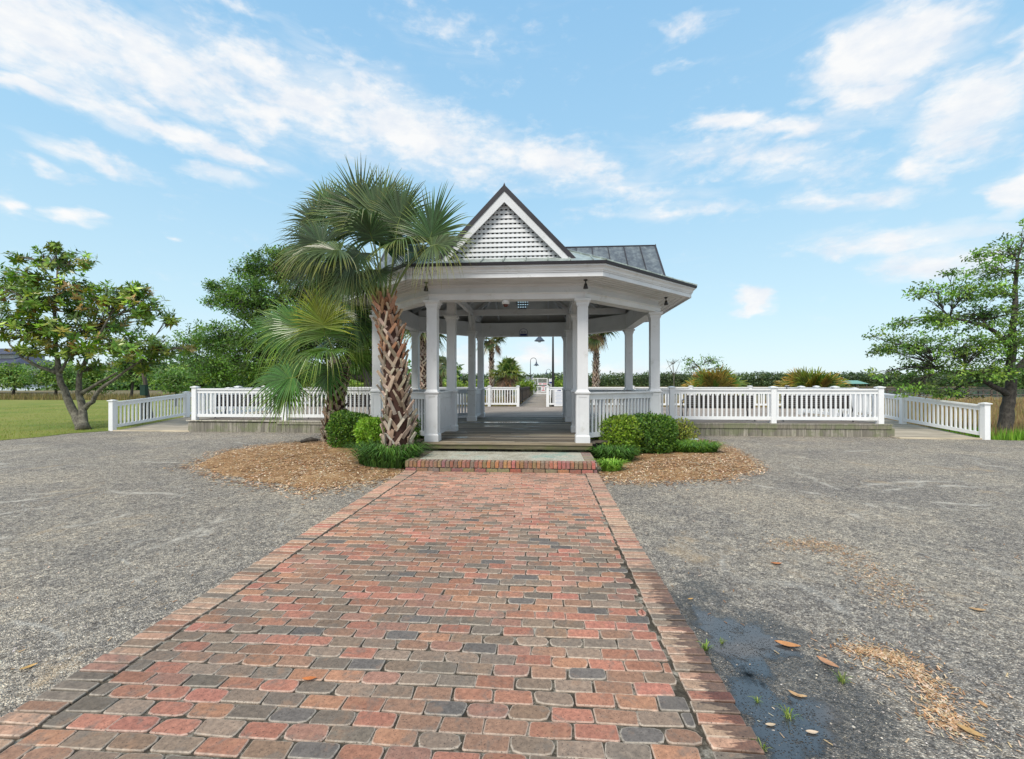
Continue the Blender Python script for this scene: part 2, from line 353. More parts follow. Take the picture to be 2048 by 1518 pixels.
def brickm():
    m, t, b = material('worn_brick', .82, 0, .3); n = NT(t); v = n.coord()
    col = n.attr(); f = n.noise(v, 38, 5, .7); col = n.mix(1.0, col, n.ramp(f, [(.3, (.66,.65,.64)), (.7, (1.32,1.28,1.22))]), 'MULTIPLY')
    g = n.noise(v, 8, 5, .7, .5); col = n.mix(n.mr(g, .50, .68, 0, .6), col, (.17,.15,.13)); g2 = n.noise(n.coord((1,1,1),(0,0,0),(5,3,0)), 6.5, 4, .65); col = n.mix(n.mr(g2, .56, .7, 0, .35), col, (.36,.21,.13))
    dk = n.noise(v, 130, 2, .5); col = n.mix(n.mr(dk, .62, .70, 0, .8), col, (.05,.04,.035))
    pl = n.noise(v, 17, 5, .8); col = n.mix(n.mr(pl, .66, .8, 0, .6), col, (.55,.51,.46))
    big = n.noise(v, .55, 3); col = n.mix(1.0, col, n.ramp(big, [(.35, (.86,.88,.9)), (.65, (1.12,1.08,1.05))]), 'MULTIPLY')
    sp = n.n('ShaderNodeSeparateXYZ'); n.l(v, sp.inputs[0])
    jag = n.noise(n.coord((2.5, 16, 0)), 1.0, 3, .7)
    lim = n.m('MULTIPLY_ADD', jag, -.55, 1.1)      # wet from this x outwards
    inr = n.m('MULTIPLY', n.mr(sp.outputs[1], 4.3, 3.4), n.mr(sp.outputs[1], 1.6, 2.0, .25, 1))
    wet = n.m('MULTIPLY', n.mr(n.m('SUBTRACT', sp.outputs[0], lim), -.03, -.015), inr)
    col = n.mix(wet, col, n.mix(1.0, col, (.42,.37,.36), 'MULTIPLY'))
    n.l(col, b.inputs['Base Color']); n.l(n.mix(wet, (.85,.85,.85), (.3,.3,.3)), b.inputs['Roughness'])
    n.bump(f, .6, .004, b, n.bump(n.noise(v, 160, 3), .5, .002, b)); return m
M['brick'] = brickm()
def two(name, a, bb, c, s=2, s2=30, rough=.9, bump=.5, bd=.02):
    m, t, b = material(name, rough, 0, .2); n = NT(t); v = n.coord()
    f = n.noise(v, s, 6, .65); g = n.noise(v, s2, 4, .7)
    col = n.mix(1.0, n.ramp(f, [(.3, a), (.5, bb), (.7, c)]), n.ramp(g, [(.3, (.65,.65,.65)), (.7, (1.35,1.35,1.35))]), 'MULTIPLY')
    n.l(col, b.inputs['Base Color']); n.bump(g, bump, bd, b); return m
M['lawn'] = two('mown_lawn', (.11,.17,.03), (.19,.215,.045), (.25,.235,.07), .35, 24, .95)
M['marsh'] = two('marsh_soil', (.10,.085,.045), (.17,.14,.08), (.16,.15,.06), .12, 3, .95)
M['straw'] = two('pine_straw', (.15,.08,.035), (.33,.20,.10), (.46,.31,.17), 2.2, 48, .95, .9)
M['sand'] = two('joint_sand', (.035,.03,.024), (.075,.065,.05), (.42,.39,.33), 11, 90, .95, .6, .01)
M['pebble'] = two('washed_pebble', (.27,.26,.20), (.50,.49,.42), (.20,.38,.34), 1.8, 42, .8, 1, .02)
m, t, b = material('river_water', .06, 0, .5); n = NT(t); b.inputs['Base Color'].default_value = (.10,.13,.14, 1)
n.bump(n.noise(n.coord((.3,1,1)), 1.5, 3), .12, .05, b); M['water'] = m
M['puddle'] = simple('puddle_water', (.02,.022,.025), .03, var=.1, spec=.5)

# ------------------------------------------------------------------ ground, lot, lawn, water
CX = -.79                       # axis of the pavilion and the path
def hgt(x, y):
    h = -.06
    if y > 13.2 and x > 9: h -= .25 * min(1, (y - 13.2) / 6)
    elif y > 25 and x > -16: h -= .25 * min(1, (y - 25) / 6)
    elif y > 40: h -= .2 * min(1, (y - 40) / 4)
    shore = 82 + 6 * math.sin(x * .05) + (60 if x < -45 else 0) + (30 if -45 <= x < -30 else 0)
    if y > shore and y < 470: h -= 1.6 * min(1, (y - shore) / 5)
    return h
xs = sorted(set([-1500,-700,-400,-250,-170,-120] + list(range(-100, 101, 5)) + [120,170,250,400,700,1500]))
ys = sorted(set([-60,-20,-5] + list(range(0, 60, 3)) + list(range(60, 160, 5)) + [180,220,300,460,475,500,700,1200,2500]))
mb = MB(); vs = [(x, y, hgt(x, y)) for y in ys for x in xs]; nx = len(xs)
mb.add(vs, [(j*nx+i, j*nx+i+1, (j+1)*nx+i+1, (j+1)*nx+i) for j in range(len(ys)-1) for i in range(nx-1)])
structure(mb.build('ground', M['marsh'], smooth=True))
mb = MB(); mb.face([(-1500,70,-.95),(1500,70,-.95),(1500,480,-.95),(-1500,480,-.95)]); structure(mb.build('water', M['water']))
def sheet(name, pts, z, mat, thick=.08):
    mb = MB(); mb.face([(p[0], p[1], z) for p in pts])
    k = len(pts)
    for i in range(k):
        a, c = pts[i], pts[(i+1) % k]; mb.face([(a[0],a[1],z-thick),(c[0],c[1],z-thick),(c[0],c[1],z),(a[0],a[1],z)])
    return mb.build(name, mat)
lot = [(-40,-8),(40,-8),(40,13.3),(20,13.55),(12.9,13.85),(12.5,14.1),(10.2,14.5),(2,14.6),(-12,14.9),(-14.6,14.6),(-15.2,13.6),(-15.05,12.6),(-15.3,11.6),(-17,10),(-22,8.4),(-40,6)]
structure(sheet('gravel_lot', lot, 0.0, M['gravel'], .3))
lawn = [(-40,6),(-22,8.4),(-17,10),(-15.3,11.6),(-15.05,12.6),(-15.2,13.6),(-14.7,14.5),(-14.6,22),(-16,34),(-30,43),(-120,44),(-160,10)]
structure(sheet('lawn', lawn, .012, M['lawn'], .3))

rg = random.Random(77); mb = MB()
for k in range(26000):
    x = -15.2 - 26*rg.random()**1.6; y = 8 + 24*rg.random()**1.3
    if y < 11.6 and x > -17 - (11.6-y)*2.2: continue
    if 11.6 <= y < 14.6 and x > -15.3: continue
    hh = rg.uniform(.02,.06); a = rg.uniform(0,3.14); q = Vector((math.cos(a), math.sin(a), 0))*.008; d = Vector((rg.uniform(-.5,.5), rg.uniform(-.5,.5), 1))*hh; p = Vector((x,y,.012)); kk = rg.uniform(.6,1.4)
    c_ = rg.choice([(.12,.18,.03),(.17,.20,.05),(.22,.20,.08)]); mb.face([p-q, p+q, p+d], tuple(v_*kk for v_ in c_))
LAWN_MB = mb
# ------------------------------------------------------------------ brick path (real bricks, rounded, each its own tint)
PY0, PY1 = .9, 8.00
XL, XR = CX - 1.71, CX + 1.71
mb = MB()
mb.face([(XL+.01, PY0, .0215), (XR-.01, PY0, .0215), (XR-.01, PY1, .0215), (XL+.01, PY1, .0215)])
mb.box(XL+.012, XR-.012, PY0, PY1, .001, .0205); structure(mb.build('path_bed', M['sand']))
PAL = [(.33,.165,.115),(.37,.17,.125),(.29,.175,.125),(.23,.175,.135),(.185,.155,.13),(.135,.125,.12),(.40,.175,.135),(.37,.20,.13),(.33,.185,.145),(.255,.195,.155)]
WT = [5,4,5,4,3.0,1.6,2.2,3,4,4]
def brick(mb, cx, cy, w, l, z, col, rg, ang=0.0, ch=None):
    """rounded brick: top polygon, pale worn edge ring, side"""
    hx, hy = w/2, l/2; c = ch if ch is not None else rg.choice((.006,.010,.016,.028))*rg.uniform(.8,1.2)
    base = []
    for sx, sy in ((-1,-1),(1,-1),(1,1),(-1,1)):
        q = c * rg.uniform(.5, 1.5); jx = rg.uniform(-.005,.005); jy = rg.uniform(-.004,.004)
        a = (sx*(hx-q)+jx, sy*hy+jy); m_ = (sx*(hx-q*.28)+jx, sy*(hy-q*.28)+jy); b2 = (sx*hx+jx, sy*(hy-q)+jy)
        base += [a, m_, b2] if sx*sy < 0 else [b2, m_, a]
    ca, sa = math.cos(ang), math.sin(ang); tl1, tl2 = rg.uniform(-.016,.016), rg.uniform(-.03,.03)
    def pt(p, k, dz):
        x, y = p[0]*k if abs(p[0]) else 0, p[1]
        x = p[0] - math.copysign(k, p[0]); y = p[1] - math.copysign(k, p[1])
        return (cx + x*ca - y*sa, cy + x*sa + y*ca, z + dz + x*tl1 + y*tl2)
    pale = tuple(q*.60 + .4*w_ for q, w_ in zip(col, (.66,.62,.55)))
    i = len(mb.v); n_ = len(base)
    for k, dz, cc_ in ((0.0, -.018, tuple(q*.3 for q in col)), (0.0, -.004, pale), (.0028, -.0006, pale), (.0065, 0, col)):
        for p in base: mb.v.append(pt(p, k, dz)); mb.c.append(cc_)
    for r_ in range(3):
        for k in range(n_): mb.f.append((i+r_*n_+k, i+r_*n_+(k+1) % n_, i+(r_+1)*n_+(k+1) % n_, i+(r_+1)*n_+k))
    mb.f.append(tuple(i+3*n_+k for k in range(n_)))
rb = random.Random(11)
def bcol(rg, y):
    c = rg.choices(PAL, WT)[0]
    if y < 3.6 and rg.random() < .38*(1-(y-1)/2.6): c = rg.choice([(.225,.165,.125),(.26,.18,.13),(.17,.145,.12),(.20,.165,.14),(.135,.125,.12)])
    if y > 4.2 and rg.random() < min(.8, (y-4.2)/3): c = rg.choice([(.47,.26,.195),(.43,.24,.185),(.50,.275,.20),(.38,.235,.18)])
    k = rg.uniform(.84, 1.16); return tuple(q * k for q in c)
mb = MB(); row = 0; y = PY0 + .05; fx0, fx1 = XL + .235, XR - .235
while y < PY1:
    off = 0 if row % 2 else .1; off += rb.uniform(-.018, .018)
    x = fx0 - off; 
    while x < fx1 - .02:
        a = max(x, fx0); c = min(x + .2, fx1); w = c - a
        if w > .04:
            j = rb.uniform(.003, .010)
            brick(mb, (a+c)/2, y + rb.uniform(-.003,.003) + .006*math.sin(a*2.1+row), w - j,   .1 - rb.uniform(.003,.008), .030 + rb.uniform(-.003,.003), bcol(rb, y), rb, rb.uniform(-.014,.014))
        x += .2
    y += .1; row += 1
for side, xc in ((-1, XL + .112), (1, XR - .112)):
    y = PY0 + .04
    while y < PY1:
        c = bcol(rb, y if side < 0 else y + 1.0)
        if rb.random() < .5: c = (.42*rb.uniform(.9,1.1), .275, .20)
        brick(mb, xc + rb.uniform(-.006,.006), y, .212, .075 - rb.uniform(.008,.013), .036 + rb.uniform(-.002,.002), c, rb, rb.uniform(-.01,.01), .005)
        y += .0765
structure(mb.build('brick_path', M['brick']))
# puddle film in the hollow by the path: only where the pebbles sit low
def blob_pts(cx, cy, rx, ry, k, seed, amp=.3):
    r_ = random.Random(seed); ph = [r_.uniform(0, 6.28) for _ in range(4)]
    return [(cx + rx*math.cos(a)*(1+amp*(.5*math.sin(3*a+ph[0])+.3*math.sin(5*a+ph[1])+.25*math.sin(9*a+ph[2]))), cy + ry*math.sin(a)*(1+amp*(.5*math.sin(3*a+ph[0])+.3*math.sin(5*a+ph[1])+.25*math.sin(9*a+ph[2])))) for a in [2*math.pi*i/k for i in range(k)]]

# ------------------------------------------------------------------ brick step in front of the pavilion
st = thing('brick_step', 'low brick-edged landing step with a washed pebble top before the pavilion floor', 'step', (CX, 8.02, 0))
mb = MB(); rs = random.Random(3); SX0, SX1, SY0, SY1 = CX-1.71, CX+1.70, 8.03, 9.33
RED = [(.40,.19,.12),(.44,.215,.14),(.34,.17,.12),(.38,.22,.15),(.31,.19,.14),(.43,.20,.14)]
def vbrick(mb, x0, x1, y0, y1, z0, z1, col):
    pale = tuple(min(1, q*.8+.07) for q in col)
    e = .006; mb.box(x0, x1, y0+e, y1-e, z0+e, z1-e, col=col); mb.box(x0+e, x1-e, y0, y1, z0+e, z1-e, col=col); mb.box(x0+e, x1-e, y0+e, y1-e, z0, z1, col=pale)
x = SX0
while x < SX1 - .03:                       # lower stretcher course
    w = .205; x1 = min(x + w, SX1); vbrick(mb, x+.005, x1-.005, SY0, SY0+.09, .012, .082, tuple(q*rs.uniform(.75,1.15) for q in rs.choice(RED+[(.30,.24,.16)]*2))); x += w + .004
x = SX0
while x < SX1 - .03:                       # rowlock course on top
    x1 = x + .068; vbrick(mb, x+.004, min(x1, SX1)-.002, SY0-.006, SY0+.20, .094, .206, tuple(q*rs.uniform(.8,1.2) for q in rs.choice(RED))); x += .0735
for sx in (0, 1):
    y = SY0 + .205
    while y < SY1:
        x0 = SX0 if sx == 0 else SX1 - .20
        vbrick(mb, x0, x0+.20, y+.004, y+.068, .094, .204, tuple(q*rs.uniform(.8,1.15) for q in ((.33,.25,.19),(.30,.22,.17),(.36,.28,.22))[rs.randrange(3)]))
        vbrick(mb, x0+.003, x0+.19, y+.004, y+.072, .012, .084, tuple(q*rs.uniform(.8,1.15) for q in rs.choice(RED))); y += .0765
mb.build('brick_edging', M['brick'], st)
mb = MB(); mb.box(SX0+.01, SX1-.01, SY0+.008, SY1, 0.002, .195); mb.build('mortar_core', M['sand'], st)
mb = MB(); mb.box(SX0+.202, SX1-.202, SY0+.195, SY1, .1952, .2025); mb.build('pebble_top', M['pebble'], st)

# ------------------------------------------------------------------ pavilion
DZ = .39; GY = 13.0
OV = [(-1.55,-3.57),(1.55,-3.57),(3.43,-1.7),(3.43,1.7),(1.55,3.57),(-1.55,3.57),(-3.43,1.7),(-3.43,-1.7)]
def octo(o):
    k = len(OV); res = []
    for i in range(k):
        p0, p1, p2 = Vector(OV[i-1]), Vector(OV[i]), Vector(OV[(i+1) % k])
        d1 = (p1-p0).normalized(); d2 = (p2-p1).normalized(); n1_ = Vector((d1.y, -d1.x)); n2_ = Vector((d2.y, -d2.x))
        bis = (n1_+n2_).normalized(); res.append(p1 + bis * (o / bis.dot(n1_)))
    return [(CX + q.x, GY + q.y) for q in res]
def loft(mb, prof, col=None):
    """closed profile of (offset, z) swept round the octagon"""
    rings = [octo(o) for o, z in prof]; k = 8; vs = [(q[0], q[1], z) for (o, z), r_ in zip(prof, rings) for q in r_]
    m_ = len(prof); fs = [(i*k+j, i*k+(j+1) % k, ((i+1) % m_)*k+(j+1) % k, ((i+1) % m_)*k+j) for i in range(m_) for j in range(k)]
    mb.add(vs, fs, col)
pav = thing('pavilion', 'white octagonal timber pavilion with lattice gables and a patinated metal roof', 'pavilion', (CX, GY, 0))
# floor boards
mb = MB(); rd = random.Random(5); pl = octo(.12)
def xrange_at(y, poly):
    xs_ = []
    for i in range(len(poly)):
        a, c = poly[i], poly[(i+1) % len(poly)]
        if (a[1]-y)*(c[1]-y) < 0: xs_.append(a[0]+(c[0]-a[0])*(y-a[1])/(c[1]-a[1]))
    return (min(xs_), max(xs_)) if len(xs_) >= 2 else None
y = 9.315
mb.box(CX-1.73, CX+1.73, 9.20, 9.312, DZ-.04, DZ+.002, col=(1.1,1.05,.95))
while y < GY+3.65:
    xr = xrange_at(y+.07, pl)
    if xr:
        cuts = [xr[0]] + sorted(rd.uniform(xr[0]+1, xr[1]-1) for _ in range(1)) + [xr[1]]
        for a, c in zip(cuts, cuts[1:]):
            k = rd.choice((.35,.6,.8,1.0,1.2,1.6))*rd.uniform(.85,1.15); dz = rd.uniform(-.003,.002); mb.box(a+.002, c-.002, y+.007, y+.133, DZ-.035+dz, DZ+dz, col=(k, k*rd.uniform(.95,1.02), k*rd.uniform(.9,1.02)))
    y += .141
mb.build('floor', M['deck'], pav)
mb = MB(); mb.box(CX-1.72, CX+1.72, 9.225, 9.27, .262, DZ-.042); mb.build('floor_fascia', M['fascia'], pav)
mb = MB(); pr = octo(.06); 
for i in range(8):
    a, c = pr[i], pr[(i+1) % 8]
    if i != 0 or True: mb.bar((a[0], a[1], .18), (c[0], c[1], .18), .04, .34, col=(.12,.12,.12))  # near-black tint paints in the shade of the gap under the fascia
mb.build('floor_frame', M['skirt'], pav)
# posts
def post_mb():
    mb = MB(); t = 3.31 - DZ
    mb.box(-.145,.145,-.145,.145, 0, .13); mb.frustum(0,0,.13,.16,.145,.125); mb.box(-.118,.118,-.118,.118,.16,.93)
    for sx in (-1,1):
        for sy in (-1,1): mb.box(sx*.08-.04, sx*.08+.04, sy*.08-.04+ .0, sy*.08+.04, .161, .929) if False else None
    for (a, c) in ((-.124,-.078),(.078,.124)):
        mb.box(a, c, -.127,-.116, .16,.93); mb.box(a, c, .116,.127, .16,.93); mb.box(-.127,-.116, a, c, .16,.93); mb.box(.116,.127, a, c, .16,.93)
    mb.box(-.128,.128,-.128,.128,.93,.975); mb.frustum(0,0,.975,1.0,.128,.150); mb.box(-.152,.152,-.152,.152,1.0,1.03); mb.frustum(0,0,1.03,1.075,.135,.112)
    mb.box(-.107,.107,-.107,.107,1.07,t-.13); mb.box(-.118,.118,-.118,.118,t-.15,t-.125); mb.frustum(0,0,t-.085,t-.05,.128,.150); mb.box(-.128,.128,-.128,.128,t-.125,t-.085); mb.box(-.165,.165,-.165,.165,t-.05,t-.001)
    return mb
posts = [(CX+x, GY+y) for x, y in OV] + [(CX-1.58, GY-1.5),(CX+1.58, GY-1.5),(CX-1.58, GY+1.75),(CX+1.58, GY+1.75)]
pp = post_mb().build('post', M['white'], None); pp.parent = pav
for i, (x, y) in enumerate(posts):
    o = pp if i == 0 else pp.copy()
    if i: COL.objects.link(o)
    o.parent = pav; o.location = (x-CX, y-GY, DZ)
    if i < 8: o.rotation_euler = (0, 0, 0)
for x, y in posts[8:]:
    mb = MB(); mb.box(x-.105, x+.105, y-.105, y+.105, 3.312, 3.81); mb.build('post_extension', M['white'], pav)
# railings
def rail(mb, a, c, z0a, z0c, style='pav', sp=.13, bw=.042, h=1.02):
    a = Vector(a); c = Vector(c); d = (c-a); ln = d.length; u = d/ln
    ax, cx_ = Vector((a.x, a.y, z0a)), Vector((c.x, c.y, z0c))
    def L3(t, z): return Vector((a.x+(c.x-a.x)*t, a.y+(c.y-a.y)*t, z0a+(z0c-z0a)*t+z))
    def hbar(z0, z1, w):
        r = Vector((u.y, -u.x, 0))*w/2; q = []
        for t in (0, 1):
            for s_ in (-1, 1):
                for z in (z0, z1): q.append(L3(t, z) + r*s_)
        mb.add(q, [(0,1,3,2),(4,6,7,5),(0,4,5,1),(2,3,7,6),(1,5,7,3),(0,2,6,4)])
    if style == 'pav': hbar(h-.03, h, .13); hbar(h-.155, h-.03, .05); hbar(.08, .18, .05)
    else: hbar(h-.045, h, .115); hbar(h-.155, h-.045, .045); hbar(.10, .20, .045)
    k = max(1, int(round(ln/sp)))
    for i in range(k):
        t = (i+.5)/k; b0 = L3(t, .17); b1 = L3(t, h-.15); w = bw/2
        Mx = Matrix(((u.x, -u.y, 0, b0.x),(u.y, u.x, 0, b0.y),(0,0,1,b0.z),(0,0,0,1)))
        mb.box(-w, w, -.018, .018, 0, b1.z-b0.z, Mx)
def prail(i, j, sp=.13):
    a, c = Vector(posts[i]), Vector(posts[j]); u = (c-a).normalized(); mb = MB()
    rail(mb, tuple(a+u*.12), tuple(c-u*.12), DZ, DZ, 'pav', sp); mb.build('railing', M['white'], pav)
for i, j in ((1,2),(2,3),(3,4),(5,6),(6,7),(7,0)): prail(i, j)
for i, j in ((0,8),(1,9),(10,5),(11,4)): prail(i, j, .095)
# entablature and eaves
mb = MB(); loft(mb, [(-.135,3.31),(.12,3.31),(.12,3.335),(.132,3.337),(.132,3.405),(.165,3.425),(.165,3.437),(.10,3.44),(-.125,3.44)]); mb.build('architrave', M['white'], pav)
mb = MB(); loft(mb, [(-.10,3.442),(.09,3.442),(.09,3.56),(.135,3.60),(.135,3.618),(-.10,3.80)]); mb.build('frieze', M['white'], pav)
mb = MB(); loft(mb, [(.10,3.62),(.76,3.62),(.76,3.64),(.10,3.64)])
for o in (.22,.34,.46,.58,.70): loft(mb, [(o,3.6195),(o+.006,3.6195),(o+.006,3.614),(o,3.614)], col=(.7,.7,.7))
mb.build('soffit', M['white'], pav)
mb = MB(); loft(mb, [(.745,3.60),(.775,3.60),(.775,3.685),(.745,3.685)]); mb.build('fascia', M['white'], pav)
mb = MB(); loft(mb, [(.74,3.686),(.79,3.686),(.79,3.70),(.805,3.715),(.815,3.75),(.84,3.78),(.855,3.785),(.855,3.815),(.74,3.815)]); mb.build('crown_moulding', M['white'], pav)
mb = MB(); loft(mb, [(.78,3.817),(.885,3.817),(.895,3.868),(.78,3.868)]); mb.build('drip_edge', M['darkmetal'], pav)
# low octagonal roof and the ceiling beneath it
SL = .43; APZ = 3.87 + SL*(3.43+.89)
def oct_roof(z0, off, mat, name, flip=False, hole=True):
    mb = MB(); e = octo(off); ap = (CX, GY, z0 + SL*(3.43+off))
    for i in range(8):
        a, c = e[i], e[(i+1) % 8]; tri = [Vector((a[0],a[1],z0)), Vector((c[0],c[1],z0)), Vector(ap)]
        if i == 4 and hole:
            nrm = (tri[1]-tri[0]).cross(tri[2]-tri[0]).normalized(); zc = 4.40
            t = (zc - z0)/(ap[2]-z0); ymid = e[4][1] + (GY-e[4][1])*t; c0 = Vector((CX, ymid, zc)); sdir = (Vector(ap)-Vector((CX, e[4][1], z0))).normalized()
            hol = [c0 + Vector((1,0,0))*.21*math.cos(q*math.pi/10) + sdir*.45*math.sin(q*math.pi/10) for q in range(20)]
            tr = tessellate_polygon([tri, hol]); al = tri + hol
            for f in tr: mb.face([al[q] for q in f])
        else: mb.face(tri)
    return mb.build(name, mat, pav), e, ap
rf, e, ap = oct_roof(3.87, .89, M['roof'], 'lower_roof')
oct_roof(3.80, .72, M['floor_ceiling'], 'ceiling')
mb = MB()
for i in range(8):
    a, c = Vector((*e[i], 3.87)), Vector((*e[(i+1) % 8], 3.87)); A = Vector(ap); u = (c-a).normalized(); ln = (c-a).length; mid = (a+c)/2
    inn = Vector((CX-mid.x, GY-mid.y, 0)); inn = (inn - u*inn.dot(u)).normalized(); dist = Vector((A.x-mid.x, A.y-mid.y, 0)).dot(inn); up = (A.z-3.87)/dist
    mb.bar(a + Vector((0,0,.012)), A + Vector((0,0,.012)), .045, .03)
    k = int(ln/.42); 
    for q in range(1, k+1):
        s_ = (q-.5*(k+1))*.42; ta = (A-mid).dot(u); 
        if s_ > ta: m_ = (ln/2 - s_)/(ln/2 - ta)
        else: m_ = (s_ + ln/2)/(ta + ln/2)
        if i == 4 and abs(s_) < .5: m_ = min(m_, .12)
        p0 = mid + u*s_; p1 = p0 + inn*dist*m_ + Vector((0,0,up*dist*m_)); mb.bar(p0+Vector((0,0,.01)), p1+Vector((0,0,.01)), .018, .03)
mb.build('roof_seams', M['roof'], pav)
# gables (four), each: roof slopes, rake boards, lattice with real openings
RZ = 5.44; HW = 1.40; BZ = 3.98
def gable(kind, dirx, diry, reach, back=False):
    u = Vector((dirx, diry, 0)); r = Vector((-diry, dirx, 0)); C0 = Vector((CX, GY, 0))
    def W3(a, s_, z): return C0 + u*a + r*s_ + Vector((0,0,z))
    g = bpy.data.objects.new('gable', None); COL.objects.link(g); g.parent = pav; ABS[g.name] = Vector((CX, GY, 0))
    slope = (RZ-BZ)/HW; mb = MB(); ln = math.hypot(HW, RZ-BZ); nz, ns = HW/ln, (RZ-BZ)/ln; th = .07
    for s_ in (-1, 1):
        E_ = 4.46 if diry else 4.32; am = E_ - (RZ-3.87)/SL - .12; sw = (RZ-3.87-SL*(E_-reach))/slope
        A = [W3(reach, 0, RZ), W3(reach, s_*HW, BZ), W3(reach-.10, s_*HW, BZ), W3(am, 0, RZ)]
        dn = -(r*s_*ns + Vector((0,0,nz)))*th
        B = [p + dn for p in A]; B[0] = W3(reach, 0, RZ-th/nz); B[3] = W3(am, 0, RZ-th/nz)
        mb.add(A+B, [(0,1,2,3),(7,6,5,4),(0,4,5,1),(1,5,6,2),(2,6,7,3)])
        k = int(reach/.44)
        for q in range(1, k+1):
            a_ = reach - q*.44
            if a_ > am+.3: se_ = (RZ-3.87-SL*(E_-a_))/slope; sm = MB(); sm.bar(W3(a_, s_*.02, RZ+.0), W3(a_, s_*se_, RZ-se_*slope+.006), .018, .045); sm.build('standing_seam', M['darkmetal'], g)
    mb.build('gable_roof', M['roof2'], g)
    mb = MB()
    for s_ in (-1, 1):      # dark metal rake edge
        a = W3(reach+.012, 0, RZ+.012); c = W3(reach+.012, s_*(HW+.008), BZ-.008); d = (c-a).normalized(); dn = -(r*s_*ns + Vector((0,0,nz)))*.085
        q = [a, c, c+dn, W3(reach+.012, 0, RZ+.012-.085/nz)]; q2 = [p - u*.05 for p in q]
        mb.add(q+q2, [(0,1,2,3),(7,6,5,4),(0,4,5,1),(1,5,6,2),(2,6,7,3),(3,7,4,0)])
    mb.tube([W3(reach+.0, 0, RZ), W3(reach-.0, 0, RZ+.05)], [.02,.004], 6)
    mb.tube([W3(reach, 0, RZ+.005), W3(.7, 0, RZ+.005)], .022, 6)
    mb.build('rake_edge', M['darkmetal'], g)
    mb = MB()
    for s_ in (-1, 1):
        a0 = RZ+.012-.086/nz; dn = -(r*s_*ns + Vector((0,0,nz)))
        a = W3(reach-.004, 0, a0); c = W3(reach-.004, s_*HW, BZ-.02) + dn*.086
        c = W3(reach-.004, s_*(HW-.02), BZ+.0-.06); w = .145; q = [a, c, c + Vector((0,0,-.0)) - r*s_*w*1.25, W3(reach-.004, 0, a0-w/nz)]
        q2 = [p - u*.03 for p in q]
        mb.add(q+q2, [(0,1,2,3),(7,6,5,4),(0,4,5,1),(1,5,6,2),(2,6,7,3),(3,7,4,0)])
    mb.build('rake_board', M['white'], g)
    mb = MB(); a_ = reach - .13; z = BZ + .03; top = RZ - .25; k = 0
    hw = lambda z: max(0, (RZ - .16 - z)/slope)
    while z < top:
        w = hw(z+.03)
        A = [W3(a_+.012, -w, z), W3(a_+.012, w, z), W3(a_+.004, w, z+.060), W3(a_+.004, -w, z+.060)]; B = [p-u*.022 for p in A]
        mb.add(A+B, [(0,1,2,3),(7,6,5,4),(0,4,5,1),(1,5,6,2),(2,6,7,3),(3,7,4,0)])
        z += .0925
    s_ = -HW + .03
    while s_ < HW:
        zt = RZ - .17 - abs(s_+.02)*slope
        if zt > BZ + .05:
            A = [W3(a_-.008, s_, BZ-.03), W3(a_-.008, s_+.043, BZ-.03), W3(a_-.008, s_+.043, zt), W3(a_-.008, s_, zt)]; B = [p-u*.012 for p in A]
            mb.add(A+B, [(0,1,2,3),(7,6,5,4),(0,4,5,1),(1,5,6,2),(2,6,7,3),(3,7,4,0)])
        s_ += .0885
    mb.build('lattice_vent', M['white'], g)
    if not back:                # attic boarding behind the lattice keeps the roof space dark
        pass
gable('front', 0, -1, 4.15); gable('back', 0, 1, 4.15, True); gable('right', 1, 0, 3.86); gable('left', -1, 0, 3.86)
# inside framing
for yy in (GY-1.5, GY+1.75):
    mb = MB(); mb.box(CX-3.33, CX+3.33, yy-.06, yy+.06, 3.815, 3.995); mb.build('tie_beam', M['white'], pav)
for xx in (CX-1.58, CX+1.58):
    for ya, yb in ((GY-3.45, GY-1.565), (GY-1.435, GY+1.685), (GY+1.815, GY+3.45)):
        mb = MB(); mb.box(xx-.055, xx+.055, ya, yb, 3.82, 3.99); mb.build('longitudinal_beam', M['white'], pav)
mb = MB(); cz = 3.80 + SL*(3.43+.72); ce = octo(.1)
def ceil_z(p):
    return None
for i in range(8):
    a, c = Vector((*ce[i], 0)), Vector((*ce[(i+1) % 8], 0)); u = (c-a).normalized(); mid = (a+c)/2; inn = (Vector((CX, GY, 0))-mid); inn = (inn-u*inn.dot(u)).normalized()
    dist = (Vector((CX, GY, 0))-mid).dot(inn); zz0 = 3.80 + SL*.62*1.0 - .26; A = Vector((CX, GY, cz-.07))
    za = 3.80 + .62*SL - .06 - .20
    p = Vector((a.x, a.y, za+.14)); mb.bar(p, A, .05, .13)
    for s_ in (-.9,-.3,.3,.9):
        if abs(s_) > (c-a).length/2-.1: continue
        if i in (4,) and abs(s_) < .5: continue
        m_ = 1 - abs(s_)/((c-a).length/2)
        p0 = mid + u*s_; p1 = p0 + inn*dist*m_; mb.bar((p0.x, p0.y, za+.14), (p1.x, p1.y, za+.14 + (cz-.07-za-.14)*m_), .045, .12)
mb.build('rafters', M['white'], pav)
for sx in (-1, 1):
    for (ya, yb) in ((GY+1.75, GY+1.1), (GY-1.5, GY-.85)): mb = MB(); mb.bar((CX+sx*1.58, ya, 3.25), (CX+sx*1.58, yb, 3.83), .06, .07); mb.build('knee_brace', M['white'], pav)

